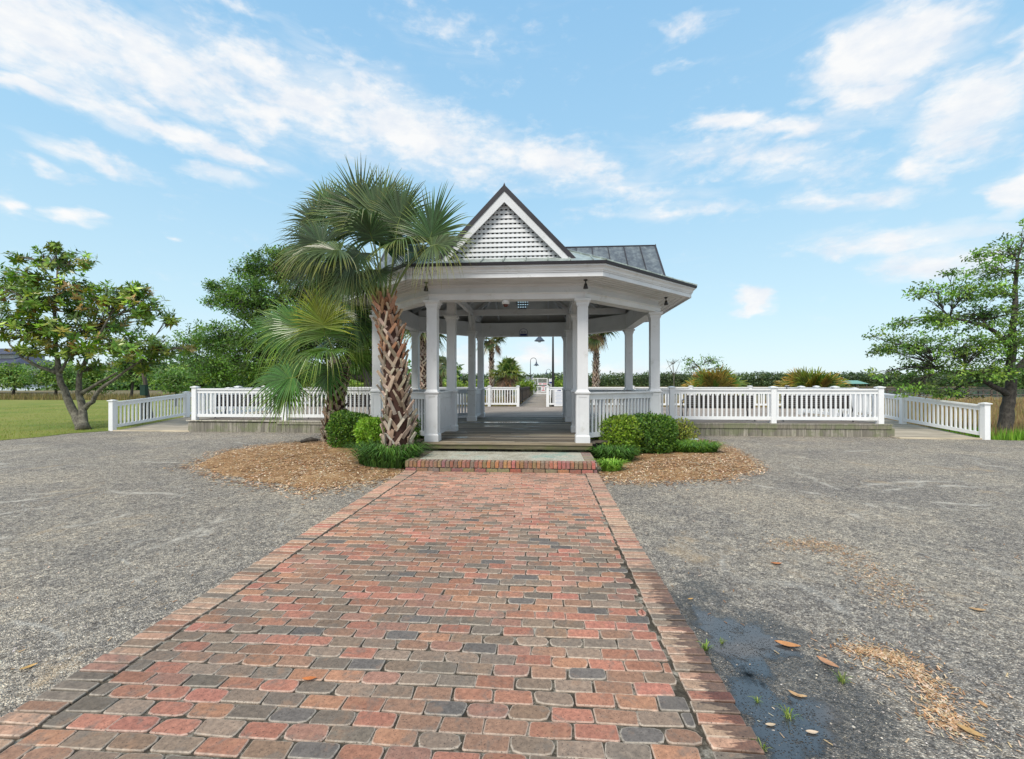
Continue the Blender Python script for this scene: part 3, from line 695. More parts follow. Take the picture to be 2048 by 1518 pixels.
# floodlights under the eaves, dome camera, bench and sign inside
def flood(loc, label):
    o = thing('floodlight', label, 'light', loc, 'black floodlights under the eaves'); x, y, z = loc
    mb = MB(); mb.lathe([(.04, z+.0),(.04, z-.02),(.012, z-.03),(.012, z-.09)], x, y, 10); mb.build('bracket', M['black'], o)
    mb = MB(); mb.lathe([(.016, z-.07),(.028, z-.085),(.036, z-.12),(.050, z-.175),(.04, z-.18)], x, y-.01, 14); mb.build('lamp_head', M['black'], o, True)
flood((*[q for q in (CX-1.58, 9.0)], 3.614), 'black bullet floodlight under the eave above the front left post beside the palm')
flood((CX+1.58, 9.0, 3.614), 'black bell-shaped floodlight under the eave above the front right post')
flood((CX+3.62, 10.97, 3.614), 'small dark floodlight under the right eave corner')
o = thing('dome_camera', 'white dome camera with a dark red lens hanging from the front beam', 'camera', (CX-.02, 9.42, 3.31))
mb = MB(); mb.lathe([(.075,3.309),(.08,3.28),(.075,3.235),(.06,3.225)], CX-.02, 9.42, 18); mb.build('housing', M['white'], o, True)
M['dome'] = simple('dark_red_dome', (.09,.03,.025), .15); mb = MB(); mb.lathe([(.058,3.225),(.05,3.195),(.03,3.175),(.002,3.168)], CX-.02, 9.42, 18); mb.build('dome', M['dome'], o, True)
M['signblue'] = simple('sign_blue', (.03,.045,.19), .4); M['signwhite'] = simple('sign_white', (.75,.77,.80), .4, var=.03); M['signred'] = simple('sign_red', (.55,.03,.05), .4); M['signgrey'] = simple('sign_lightblue', (.50,.58,.72), .4)
def xz(mb, pts, y, t=.004):      # thin plate in the x-z plane
    k = len(pts); f = [(x, y, z) for x, z in pts]; b2 = [(x, y+t, z) for x, z in pts]
    mb.add(f+b2, [tuple(range(k)), tuple(range(2*k-1, k-1, -1))] + [(i, k+i, k+(i+1) % k, (i+1) % k) for i in range(k)])
s = thing('beam_sign', 'small round-topped white sign with blue lettering and blue band on the rear beam', 'sign', (CX, 16.42, 3.5))
c = P(1047, 665, 16.4); sy = 16.425
arc = [(c.x+.13*math.cos(a), c.z+.03+.10*math.sin(a)) for a in [math.pi*k/10 for k in range(11)]]
arc2 = [(c.x+.145*math.cos(a), c.z+.03+.115*math.sin(a)) for a in [math.pi*k/10 for k in range(11)]]; mb = MB(); xz(mb, [(c.x-.145, c.z-.145),(c.x+.145, c.z-.145)]+arc2, sy+.006, .012); mb.build('rim', M['signblue'], s)
mb = MB(); xz(mb, [(c.x-.13, c.z-.13),(c.x+.13, c.z-.13)]+arc, sy, .012); mb.build('plate', M['signwhite'], s)
mb = MB(); xz(mb, [(c.x-.12, c.z-.12),(c.x+.12, c.z-.12),(c.x+.12, c.z-.035),(c.x-.12, c.z-.035)], sy-.004)
for k, w in enumerate((.045,.035,.04,.03)):
    x0 = c.x-.095+k*.05; xz(mb, [(x0, c.z+.0),(x0+.012, c.z),(x0+.012, c.z+.065),(x0, c.z+.065)], sy-.004); xz(mb, [(x0+.013, c.z+.0),(x0+w-.004, c.z),(x0+w-.004, c.z+.016),(x0+.013, c.z+.016)], sy-.004)
    if k % 2 == 0: xz(mb, [(x0+.013, c.z+.045),(x0+w-.004, c.z+.045),(x0+w-.004, c.z+.062),(x0+.013, c.z+.062)], sy-.004)
mb.build('lettering', M['signblue'], s)

# ------------------------------------------------------------------ benches
M['benchslat'] = simple('dark_bench_slats', (.02,.014,.013), .5, var=.3, scale=12)
def bench(w=2.1):
    t = thing('park_bench', 'x', 'bench', (0,0,0), 'slatted park benches on the platform'); fr = []
    mb = MB()
    for k in range(6): mb.box(-w/2, w/2, -.02+.01*k, .005+.01*k, .44+.066*k, .500+.066*k)
    for k in range(6): mb.box(-w/2+.12+(w-.24)*k/5-.02, -w/2+.12+(w-.24)*k/5+.02, -.03, -.005, .45, .80)
    mb.build('backrest', M['benchslat'], t)
    mb = MB()
    for k in range(6): mb.box(-w/2, w/2, .06+.07*k, .12+.07*k, .41, .44)
    mb.build('seat', M['benchslat'], t)
    for sx in (-1, 1):
        mb = MB(); x = sx*(w/2+.01)
        sc1 = [(x, -.02+.02*math.sin(a*1.3), .0+.1*a) for a in [q*.5 for q in range(17)]]
        mb.tube([(x,-.10,0),(x,-.02,.10),(x,-.01,.25),(x,-.06,.38),(x,-.01,.5),(x,.03,.82)], .02, 6)
        mb.tube([(x,.50,0),(x,.43,.10),(x,.45,.25),(x,.50,.38),(x,.42,.43),(x,.0,.43)], .02, 6)
        mb.tube([(x,.0,.66),(x,.2,.68),(x,.42,.67),(x,.50,.62),(x,.48,.55),(x,.42,.56),(x,.43,.60)], .018, 6)
        mb.tube([(x,.44,.57),(x,.40,.5),(x,.44,.43)], .016, 6)
        mb.build('end_frame', M['black'], t)
    return t
b0 = bench(); lab = ['dark slatted bench behind the far left railing panel near the ramp', 'dark slatted bench behind the small palm trunk and left railing', 'dark slatted bench behind the right railing panel next to the pavilion', 'dark slatted bench behind the far right railing panel near the ramp']
for i, (off, yy) in enumerate(((-9.7,15.35),(-6.3,15.35),(6.45,15.3),(9.45,15.3))):
    o = b0 if i == 0 else copy_tree(b0); o.location = (CX+off, yy, DZ); o["label"] = lab[i]
o = copy_tree(b0); o.location = (CX-2.85, 13.1, DZ); o.rotation_euler = (0, 0, R(-90)); o["label"] = 'black bench inside the pavilion between the left side posts'; o.scale = (.7, 1, 1)

# ------------------------------------------------------------------ platform either side and behind
pf = thing('timber_platform', 'weathered grey timber platform with a vertical board skirt around the pavilion', 'deck', (CX, 19.5, 0))
mb = MB(); rd = random.Random(9); FY = 14.42; BY = 24.7; y = FY
octp = octo(.125)
while y < BY:
    segs = [(CX-11.05, CX+11.05)] if y < 19 else [(CX-13.3, CX+13.3)]
    xr = xrange_at(y+.07, octp)
    if xr and y < GY+3.8: segs = [(segs[0][0], xr[0]-.004), (xr[1]+.004, segs[0][1])]
    for a, c in segs:
        x = a
        while x < c - .05:
            x1 = min(c, x + rd.uniform(2.4, 4.2)); 
            if c - x1 < .6: x1 = c
            k = rd.uniform(.72, 1.18); dz = rd.uniform(-.003,.002); mb.box(x+.002, x1-.002, y+.004, y+.137, DZ-.035+dz, DZ+dz, col=(k, k*rd.uniform(.95,1.0), k*rd.uniform(.92,1))); x = x1
    y += .141
mb.build('decking', M['deckfar'], pf)
mb = MB(); rd = random.Random(19); x = CX-11.08; cut_ = False
while x < CX+11.06:
    if not cut_ and x > CX: mb.build('skirt', M['skirt'], pf); mb = MB(); cut_ = True
    if not (CX-3.6 < x < CX+3.45):
        k = rd.uniform(.7, 1.2); mb.box(x+.003, x+.137, FY+.012+rd.uniform(0,.004), FY+.035, -.02+rd.uniform(0,.012), DZ-.05-(.085 if x > CX+3.4 else .02), col=(k,k*.99,k*.97))
    x += .141
mb.build('skirt', M['skirt'], pf)
for sx in (-1, 1):
    y = FY + .04; mb = MB()
    while y < 19:
        k = rd.uniform(.7,1.2); xx = CX+sx*11.05; mb.box(xx-.012, xx+.012, y+.003, y+.137, -.02, DZ-.05, col=(k,k,k)); y += .141
    mb.build('skirt', M['skirt'], pf)
mb = MB(); mb.box(CX+3.5, CX+11.10, FY-.012, FY+.02, DZ-.15, DZ-.04, col=(.8,.78,.72)); mb.box(CX+3.5, CX+11.13, FY-.02, FY+.0, DZ-.038, DZ+.004); mb.build('edge_board', M['skirt'], pf)
mb = MB(); mb.box(CX-8.0, CX-3.6, FY-.012, FY+.008, DZ-.12, DZ-.045, col=(1.2,1.2,1.15)); mb.box(CX-11.12, CX-3.6, FY-.025, FY+.003, DZ-.035, DZ+.004, col=(1.9,1.9,1.9))
mb.build('edge_board', M['skirt'], pf)
# shade board under the platform
# ramps
def ramp(x0, x1, y0, y1, z1, label):
    o = thing('access_ramp', label, 'ramp', ((x0+x1)/2, y0, 0)); mb = MB(); k = int((y1-y0)/.141)
    for i in range(k):
        ya = y0+i*.141; za = .012+z1*(i/k); zb = .012+z1*((i+1)/k); q = rd.uniform(.75, 1.2)
        mb.add([(x0,ya+.003,za-.03),(x1,ya+.003,za-.03),(x1,ya+.138,zb-.03),(x0,ya+.138,zb-.03),(x0,ya+.003,za),(x1,ya+.003,za),(x1,ya+.138,zb),(x0,ya+.138,zb)],
               [(0,3,2,1),(4,5,6,7),(0,1,5,4),(1,2,6,5),(2,3,7,6),(3,0,4,7)], (q,q*.98,q*.95))
    mb.build('ramp_boards', M['rampwood'], o)
    mb = MB(); mb.box(x0-.02, x1+.02, y0-.12, y0, 0.0, .035, col=(1.5,1.45,1.3)); mb.build('threshold_board', M['rampwood'], o)
ramp(CX+11.06, CX+13.36, 14.15, 18.9, .375, 'weathered timber ramp climbing to the right end of the platform')
ramp(CX-13.75, CX-11.06, 14.55, 19.0, .375, 'weathered timber ramp climbing to the left end of the platform')

# ------------------------------------------------------------------ white vinyl fences
def fpost(mb, x, y, z0, h=1.12, w=.075):
    mb.box(x-w, x+w, y-w, y+w, z0, z0+h-.04); mb.box(x-w-.03, x+w+.03, y-w-.03, y+w+.03, z0+h-.04, z0+h-.012); mb.frustum(x, y, z0+h-.012, z0+h+.012, w+.02, .02)
def fence(label, pts, group='white baluster fences round the platform', skip_first=False, zb=None, h=1.05, mat='vinyl'):
    o = thing('white_fence' if mat == 'vinyl' else 'pier_railing', label, 'fence', pts[0], group)
    for i, p in enumerate(pts):
        if i == 0 and skip_first: continue
        mb = MB(); fpost(mb, *p, h=h+.07); mb.build('fence_post', M[mat], o)
    for a, c in zip(pts, pts[1:]):
        d = Vector((c[0]-a[0], c[1]-a[1])); u = d.normalized(); mb = MB()
        rail(mb, (a[0]+u.x*.07, a[1]+u.y*.07), (c[0]-u.x*.07, c[1]-u.y*.07), a[2], c[2], 'fence', .14, .048, h); mb.build('railing_panel', M[mat], o)
    return o
FYF = 14.55
fence('white fence along the front of the platform right of the pavilion', [(CX+o_, FYF, DZ) for o_ in (3.56,4.72,7.75,10.85)], skip_first=True)
fence('white fence along the front of the platform left of the pavilion behind the palms', [(CX-o_, FYF, DZ) for o_ in (3.56,4.72,7.78,10.92)], skip_first=True)
fence('sloping white fence down the outer side of the right ramp', [(12.55, 14.02, 0), (12.3, 16.7, .21), (12.45, 19.4, .39)], h=.98)
fence('sloping white fence down the outer side of the left ramp', [(-14.68, 14.55, 0), (-14.45, 17.5, .24), (-14.2, 19.6, .39)], h=.98)
fence('white fence between platform and right ramp', [(CX+10.85, FYF, DZ), (CX+10.85, 16.7, DZ), (CX+10.85, 18.8, DZ)], skip_first=True)
fence('white fence between platform and left ramp', [(CX-10.92, FYF, DZ), (CX-10.92, 16.7, DZ), (CX-10.92, 18.8, DZ)], skip_first=True)
fence('white fence at the back of the platform left of the pier opening', [(x, 24.55, DZ) for x in (-1.45,-3.0,-6.0,-9.05,-12.1,-14.0)])
fence('white fence at the back of the platform right of the pier opening', [(x, 24.55, DZ) for x in (.14,1.6,4.6,7.6,10.6,12.45)])
fence('white fence along the far right edge of the platform', [(12.45, 19.4, DZ), (12.45, 22, DZ), (12.45, 24.55, DZ)], skip_first=True)
fence('white fence along the far left edge of the platform', [(-14.1, 19.6, DZ), (-14.05, 22, DZ), (-14.0, 24.55, DZ)], skip_first=True)

# notice board on the fence right of the pier opening
s = thing('rules_sign', 'white notice board with blue emblem and text lines on the rear fence', 'sign', (.9, 24.4, DZ))
a = P(1108, 812, 24.6); c = P(1127, 777, 24.6); x0, x1, z0, z1 = a.x, c.x, a.z, c.z
mb = MB(); xz(mb, [(x0,z0),(x1,z0),(x1,z1),(x0,z1)], 24.42, .02); mb.build('board', M['signwhite'], s)
mb = MB()
for k in range(9):
    zz = z1-.20-k*.075; w = (.42,.40,.30,.43,.36,.42,.28,.40,.33)[k]*.9; xm = (x0+x1)/2; xz(mb, [(xm-w/2,zz-.022),(xm+w/2,zz-.022),(xm+w/2,zz),(xm-w/2,zz)], 24.414)
mb.build('text_lines', M['signgrey'], s)
mb = MB(); xm = (x0+x1)/2; xz(mb, [(xm-.11,z1-.13),(xm-.02,z1-.13),(xm-.0,z1-.05)], 24.414); xz(mb, [(xm+.01,z1-.13),(xm+.11,z1-.13),(xm+.10,z1-.09),(xm+.06,z1-.06),(xm+.02,z1-.07)], 24.414); mb.build('emblem', M['signblue'], s)

# ------------------------------------------------------------------ pier beyond the platform, gate, lamps
pr_ = thing('timber_pier', 'long narrow weathered timber pier running away behind the platform to a gate', 'pier', (-.66, 24.7, 0))
mb = MB(); y = 24.71
while y < 96:
    st_ = .141 if y < 45 else .6; k = rd.uniform(.8,1.25); mb.box(-1.46, .14, y+.005, y+st_-.01, DZ-.04, DZ+rd.uniform(-.004,.002), col=(k,k,k*.97)); y += st_
mb.build('decking', M['deckfar'], pr_)
y = 27
while y < 96:
    for xx in (-1.5, .18): mb = MB(); mb.tube([(xx, y, -1.6), (xx, y, DZ-.02)], .1, 7); mb.build('pile', M['pierwood'], pr_)
    y += 3
for nm, xx in (('left', -1.5), ('right', .20)):
    pts = [(xx, 24.72+.0, DZ)] + [(xx, yy, DZ) for yy in (27.5,30.5,33.5,36.5,39.5,42.5,45.5,48.5,51.5,54.5,57.3)]
    mb = MB()
    for a, c in zip(pts, pts[1:]):
        rail(mb, a[:2], c[:2], DZ, DZ, 'fence', .14 if a[1] < 40 else .2, .05, 1.0); mb.box(c[0]-.05, c[0]+.05, c[1]-.05, c[1]+.05, 0, DZ+1.02)
    mb.build('railing', M['pierwood'], pr_)
g = thing('pier_gate', 'tall white metal gate closing the pier with red and white warning signs', 'gate', (-.6, 58, DZ))
mb = MB(); gx0, gx1, gz = -1.52, .28, DZ+1.98
for x in (gx0, gx0+.62, gx1): mb.box(x-.04, x+.04, 57.96, 58.04, DZ, gz)
for z in (DZ+.05, DZ+.95, gz): mb.box(gx0, gx1, 57.97, 58.03, z-.04, z+.04)
mb.build('gate_frame', M['vinyl'], g)
mb = MB(); x = gx0+.1
while x < gx1: mb.box(x-.01, x+.01, 57.985, 58.0, DZ, gz); x += .11
mb.build('gate_bars', M['vinyl'], g)
mb = MB(); xz(mb, [(gx0+.66,DZ+1.15),(gx1-.05,DZ+1.15),(gx1-.05,DZ+1.42),(gx0+.66,DZ+1.42)], 57.9); mb.build('banner', M['signwhite'], g)
mb = MB()
for k in range(8): xx = gx0+.74+k*.125; xz(mb, [(xx,DZ+1.21),(xx+.085,DZ+1.21),(xx+.085,DZ+1.36),(xx,DZ+1.36)], 57.893) if k != 3 else None
mb.build('banner_lettering', M['signred'], g)
mb = MB(); xz(mb, [(-.5,DZ+.3),(.05,DZ+.3),(.05,DZ+1.02),(-.5,DZ+1.02)], 57.9); mb.build('notice', M['signwhite'], g)
mb = MB()
for k, (w, z) in enumerate(((.4,.88),(.12,.7),(.12,.55),(.38,.42))): xz(mb, [(-.225-w/2,DZ+z),(-.225+w/2,DZ+z),(-.225+w/2,DZ+z+.08),(-.225-w/2,DZ+z+.08)], 57.893)
mb.build('notice_marks', M['signred'], g)
def xs_sign(px, py, Z, w, h, label, ph=0):
    c = P(px, py, Z); s = thing('pier_sign', label, 'sign', (c.x, c.y, DZ)); mb = MB(); xz(mb, [(c.x-w/2,c.z-h/2),(c.x+w/2,c.z-h/2),(c.x+w/2,c.z+h/2),(c.x-w/2,c.z+h/2)], c.y, .02); mb.build('plate', M['signwhite'], s)
    mb = MB(); xz(mb, [(c.x-w*.42,c.z-h*.38),(c.x+w*.42,c.z-h*.38),(c.x+w*.42,c.z+ph),(c.x-w*.42,c.z+ph)], c.y-.006); mb.build('blue_band', M['signblue'], s)
    mb = MB(); mb.box(c.x-.03, c.x+.03, c.y+.02, c.y+.07, DZ, c.z); mb.build('sign_post', M['vinyl'], s)
xs_sign(1102, 763, 42, .42, .5, 'white pole sign with a blue band beside the near lamp post', -.02)
xs_sign(1067, 765, 57.5, .45, .42, 'small white and blue sign on the left of the pier gate', .12)
def lamp(x, y, z0, H, s_, label, rp=.06, rr=.45):
    o = thing('lamp_post', label, 'lamp post', (x, y, z0), 'gooseneck lamp posts along the pier')
    mb = MB(); mb.lathe([(rp*2,z0),(rp*2,z0+.12),(rp*1.25,z0+.2),(rp*1.15,z0+1.2),(rp,z0+1.3),(rp*.55,H-rr)], x, y, 12); mb.build('pole', M['black'], o)
    mb = MB(); mb.tube([(x+s_*rr*(1-math.cos(a)), y, H-rr+rr*math.sin(a)) for a in [math.pi*k/14 for k in range(15)]]+[(x+s_*2*rr, y, H-rr-.12)], rp*.5, 8); mb.build('gooseneck', M['black'], o)
    xh = x+s_*2*rr; zt = H-rr-.1
    mb = MB(); mb.lathe([(.05,zt+.02),(.07,zt-.04),(.08,zt-.16),(.11,zt-.2),(.26,zt-.36),(.30,zt-.40),(.28,zt-.41),(.1,zt-.37)], xh, y, 20); mb.build('lamp_shade', M['blueshade'], o, True)
    mb = MB(); mb.lathe([(.08,zt-.36),(.09,zt-.44),(.05,zt-.48)], xh, y, 12); mb.build('lamp_bulb', M['signgrey'], o, True)
pl_ = P(1106, 776, 25.2); lamp(pl_.x, pl_.y, DZ-.3, 4.85, -1, 'near black gooseneck lamp post rising behind the notice board, its top hidden by the beam', .075, .37)
pl_ = P(1061, 776, 50); lamp(pl_.x, pl_.y, DZ-.4, 4.5, 1, 'gooseneck lamp post left of the pier gate, lamp hanging to the right', .055, .32)
pl_ = P(1101, 776, 86); lamp(pl_.x, pl_.y, DZ-1.5, 4.5, -1, 'farthest gooseneck lamp post beyond the pier gate, lamp hanging to the left', .07, .38)

# ------------------------------------------------------------------ vegetation builders
def palette(rg, base, var=.25, hue=.1):
    k = rg.uniform(1-var, 1+var); return (base[0]*k*rg.uniform(1-hue,1+hue*2), base[1]*k, base[2]*k*rg.uniform(1-hue,1+hue))
def leafq(mb, p, d, n_, l, w, col):
    s_ = d.cross(n_)
    if s_.length < 1e-5: return
    s_.normalize(); n2_ = s_.cross(d)
    a = p; b1 = p + d*l*.45 + s_*w/2 - n2_*w*.12; b2 = p + d*l*.45 - s_*w/2 - n2_*w*.12; m1 = p + d*l*.5 + n2_*w*.08; c = p + d*l - n2_*l*.08
    i = len(mb.v); mb.v.extend([tuple(a), tuple(b1), tuple(c), tuple(b2)]); mb.c.extend([col]*4); mb.f.append((i,i+1,i+2,i+3))
def rvec(rg):
    while True:
        v = Vector((rg.uniform(-1,1), rg.uniform(-1,1), rg.uniform(-1,1)))
        if .05 < v.length < 1: return v.normalized()
def tree(name, label, cat, base, trunk, blobs, nclus, per, lsize, cols, mat='leaf', bm='bark', seed=1, group=None, rosette=False, clr=.3, flat=1.0, lw=.45, twig=.012, shell=.55, updown=.3):
    """trunk: list of (polyline, r0, r1). blobs: (centre, rx, ry, rz, weight)"""
    rg = random.Random(seed); t = thing(name, label, cat, base, group)
    mb = MB(); nodes = []
    for pl_, r0, r1 in trunk:
        pts = [Vector(p) for p in pl_]; fine = []
        for i in range(len(pts)-1):
            for k in range(3): fine.append(pts[i].lerp(pts[i+1], k/3) + (rvec(rg)*r1*.6 if (i or k) else Vector()))
        fine.append(pts[-1]); m_ = len(fine)
        mb.tube(fine, [(r0+(r1-r0)*i/(m_-1)) * (1.35 if i == 0 else 1) for i in range(m_)], 9); nodes += [(q, r0+(r1-r0)*i/(m_-1)) for i, q in enumerate(fine)]
    lf = MB(); tot = sum(b_[4] for b_ in blobs)
    for (c0, rx, ry, rz, w) in blobs:
        c0 = Vector(c0); nd, nr = min(nodes, key=lambda q: (q[0]-c0).length + max(0, q[0].z-c0.z)*1.0)
        mid = nd.lerp(c0, .5) + Vector((rg.uniform(-.1,.1), rg.uniform(-.1,.1), .15*(c0-nd).length*.6))
        br = max(.012, min(nr*.6, .07)); limb = [nd, nd.lerp(mid,.5)+rvec(rg)*.04, mid, mid.lerp(c0,.5)+rvec(rg)*.06, c0]
        mb.tube(limb, [br, br*.85, br*.7, br*.5, br*.3], 6)
        for _ in range(max(1, int(nclus*w/tot))):
            d = rvec(rg); rad = rg.random()**shell
            p = c0 + Vector((d.x*rx, d.y*ry, d.z*rz))*rad
            q0 = limb[rg.randrange(1, 5)]; mp_ = q0.lerp(p, .55) + Vector((0,0,.06)) + rvec(rg)*.05
            mb.tube([q0, mp_, p], [twig*1.6, twig, twig*.5], 3, cap=False)
            ccol = palette(rg, rg.choice(cols), .28)
            out_ = (p-c0); out_ = out_.normalized() if out_.length > .01 else Vector((0,0,1))
            if rosette:
                ax = (out_ + Vector((0,0,.8)) + rvec(rg)*.4).normalized(); s_ = ax.orthogonal().normalized(); s2 = ax.cross(s_)
                for k in range(per):
                    a = k*2.4 + rg.uniform(-.3,.3); el_ = rg.uniform(-.1,.75); dd = (s_*math.cos(a)+s2*math.sin(a))*math.cos(el_) + ax*math.sin(el_)
                    leafq(lf, p + ax*rg.uniform(-.14,.04) + rvec(rg)*.03, dd.normalized(), ax, lsize*rg.uniform(.7,1.2), lsize*lw*rg.uniform(.8,1.1), palette(rg, ccol, .2, .15))
            else:
                for k in range(per):
                    o_ = rvec(rg)*clr*(rg.random()**.6); o_.z *= flat
                    q = p + o_; dd = (rvec(rg)*1.0 + out_*.5 + Vector((0,0,-.2))).normalized(); nn_ = (rvec(rg)*.7+Vector((0,0,1))).normalized()
                    leafq(lf, q, dd, nn_, lsize*rg.uniform(.6,1.3), lsize*lw*rg.uniform(.8,1.2), palette(rg, ccol, .22))
    mb.build('trunk', M[bm], t, True); lf.build('crown', M[mat], t)
    return t
def pxblobs(lst, Z, dz=.0, seed=1):
    """(px,py,rpx,rpy,depth offset,weight) -> ellipsoids in metres"""
    r_ = []
    for (px, py, a, b_, dd, w) in lst:
        z_ = Z + dd; r_.append((P(px, py, z_), a*z_/F, (a+b_)/2*z_/F, b_*z_/F, w))
    return r_
# magnolia on the left
Zm = 16.2
mag = pxblobs([(115,520,45,28,.2,1.0),(60,600,80,40,-.4,2.4),(150,590,75,45,.5,2.4),(20,560,40,30,.6,.9),(255,590,62,24,.3,1.7),(290,620,50,30,-.3,1.3),(90,660,85,32,-.6,2.4),(200,650,90,40,.8,2.8),(240,690,80,28,-.9,2.2),(320,695,42,24,.1,1.1),(340,640,18,10,0,.3),(60,555,40,30,-.8,.9),(20,650,50,40,-.9,1.2),(-40,620,60,50,0,1.4),(150,700,60,20,-.2,1.0),(190,735,45,14,.3,.6),(280,730,60,16,.2,.8),(35,515,18,9,0,.3),(168,525,25,18,.2,.4),(370,700,20,10,.1,.25),(110,492,14,8,0,.2),(275,575,18,9,0,.2),(210,600,50,35,0,1.0),(60,700,60,12,0,.5)], Zm)
tb = G(165, 860)
mtr = [([tb, P(150,830,Zm), P(132,790,Zm), P(118,755,Zm), P(112,700,Zm), P(108,620,Zm), P(115,540,Zm)], .15, .03),
       ([tb+Vector((.03,.05,0)), P(164,815,Zm), P(158,785,Zm), P(160,745,Zm), P(185,690,Zm), P(215,640,Zm)], .135, .035),
       ([P(165,820,Zm), P(185,803,Zm), P(200,778,Zm), P(240,750,Zm), P(290,715,Zm)], .09, .03),
       ([P(158,790,Zm), P(200,765,Zm), P(235,745,Zm)], .07, .025), ([P(114,745,Zm), P(80,735,Zm), P(45,715,Zm), P(20,690,Zm)], .07, .03), ([P(120,745,Zm), P(140,710,Zm), P(150,670,Zm)], .05, .02)]
tree('magnolia_tree', 'spreading magnolia with large glossy leaves and twin leaning trunks on the lawn edge', 'tree', tb, mtr, mag, 900, 12, .23,
     [(.045,.085,.022),(.06,.12,.025),(.085,.15,.03),(.095,.115,.03),(.10,.08,.032),(.035,.07,.02),(.12,.20,.035),(.055,.11,.025),(.075,.12,.03)], 'gloss_leaf', 'bark', 21, rosette=True, lw=.36, shell=.5)
# big rounded tree behind the left fence
Zo = 27
oak = pxblobs([(560,530,62,38,0,2.2),(520,600,80,50,-1,3.0),(620,590,80,50,1,3.0),(600,520,50,25,1,1.3),(690,570,70,60,1,3.0),(460,590,32,30,0,.9),(440,680,45,40,-1,1.8),(520,700,80,60,-2,3.2),(620,690,80,60,0,3.0),(700,680,60,70,0,2.8),(560,745,120,26,-1,2.4),(430,740,50,24,-1.2,1.2),(740,620,50,60,1.5,2.0),(425,572,14,8,0,.2),(500,540,30,30,0,.7),(760,700,38,50,1,1.4),(800,640,22,50,1.5,.8),(418,605,12,7,0,.15)], Zo)
tb = P(735, 800, Zo); tb.z = -.1
tree('live_oak', 'big dense rounded green tree behind the left railing and palms', 'tree', tb, [([tb, P(738,760,Zo), P(720,720,Zo), P(660,640,Zo), P(600,570,Zo)], .32, .08), ([P(738,760,Zo), P(640,740,Zo), P(540,700,Zo)], .18, .07), ([P(735,740,Zo), P(760,680,Zo), P(750,620,Zo)], .16, .06)],
     oak, 3000, 24, .165, [(.05,.105,.04),(.065,.14,.045),(.04,.085,.035),(.085,.165,.045),(.03,.06,.028)], 'leaf', 'barkdark', 31, clr=.42, flat=.7, lw=.5, shell=.42)
# right tree, half out of frame
Zr = 14.3
rt = pxblobs([(1990,545,60,34,0,1.6),(2020,500,40,30,.3,1.0),(1930,585,60,26,-.3,1.3),(1865,578,40,12,0,.5),(1830,590,16,8,0,.15),(1960,630,90,34,.4,2.8),(1870,640,60,22,-.2,1.3),(1800,650,30,12,0,.5),(1750,672,16,14,0,.2),(1830,690,70,24,-.4,1.8),(1770,700,34,12,0,.6),(1920,700,90,34,.3,3.0),(2020,680,60,50,-.4,2.4),(1850,735,70,24,.2,1.8),(1960,745,80,24,-.3,2.0),(1830,775,60,16,0,1.2),(1900,785,50,14,.2,.8),(2090,620,70,90,0,2.4),(2100,740,60,50,0,1.4),(2050,450,14,22,0,.3),(1955,510,26,12,0,.4),(2080,520,40,40,0,.8),(1745,750,20,10,0,.15),(1905,545,24,9,0,.25),(1990,585,50,24,-.2,1.0)], Zr)
tb = P(2006, 878, Zr); tb.z = -.15
tree('spreading_tree', 'airy tree with drooping leafy sprays and a dark trunk beyond the right ramp fence', 'tree', tb, [([tb, P(2013,830,Zr), P(2018,790,Zr), P(2022,750,Zr), P(2024,680,Zr), P(2030,600,Zr), P(2035,520,Zr)], .20, .04), ([P(2018,790,Zr), P(1975,765,Zr), P(1930,745,Zr), P(1880,740,Zr)], .09, .03), ([P(2022,750,Zr), P(2050,720,Zr), P(2090,680,Zr)], .12, .05), ([P(2024,690,Zr), P(1970,650,Zr), P(1900,635,Zr)], .08, .03)],
     rt, 900, 20, .105, [(.07,.14,.045),(.05,.10,.04),(.10,.19,.05),(.04,.075,.035),(.12,.22,.06)], 'leaf', 'barkdark', 41, clr=.26, flat=.45, lw=.5, shell=.55, twig=.008)
# smaller background trees on the left, beyond the lawn
BT = [(25,752,55,26,60,'low green tree standing in the marsh grass at the far left edge'),(110,750,60,30,58,'rounded green tree behind the left trunk of the magnolia'),(262,735,50,38,50,'small green tree behind the leaning post, its dark trunk in the marsh grass'),(392,708,62,58,36,'mid-green bushy tree between the magnolia and the big rounded tree'),(190,760,45,24,64,'low dark bushy tree seen between the magnolia trunks'),(350,765,38,22,33,'low bushy shrub tree behind the left ramp fence')]
for i, (px, py, rx, ry, Z, lb) in enumerate(BT):
    tb = P(px, 790, Z); tb.z = -.3; bl = pxblobs([(px-rx*.4,py,rx*.6,ry*.7,0,1),(px+rx*.4,py+ry*.1,rx*.6,ry*.7,.5,1),(px,py-ry*.5,rx*.5,ry*.6,0,.8),(px+rx*.1,py+ry*.4,rx*.8,ry*.4,-.5,.7)], Z)
    tree('background_tree', lb, 'tree', tb, [([tb, P(px+4, (790+py)/2, Z), P(px, py, Z)], .16*Z/50, .05)], bl, 150, 22, .0058*Z, [(.055,.11,.045),(.075,.15,.055),(.04,.085,.04),(.10,.17,.055)], 'leaf', 'barkdark', 60+i, 'small trees beyond the lawn', clr=.016*Z, flat=.7, lw=.55, twig=.02, shell=.45)

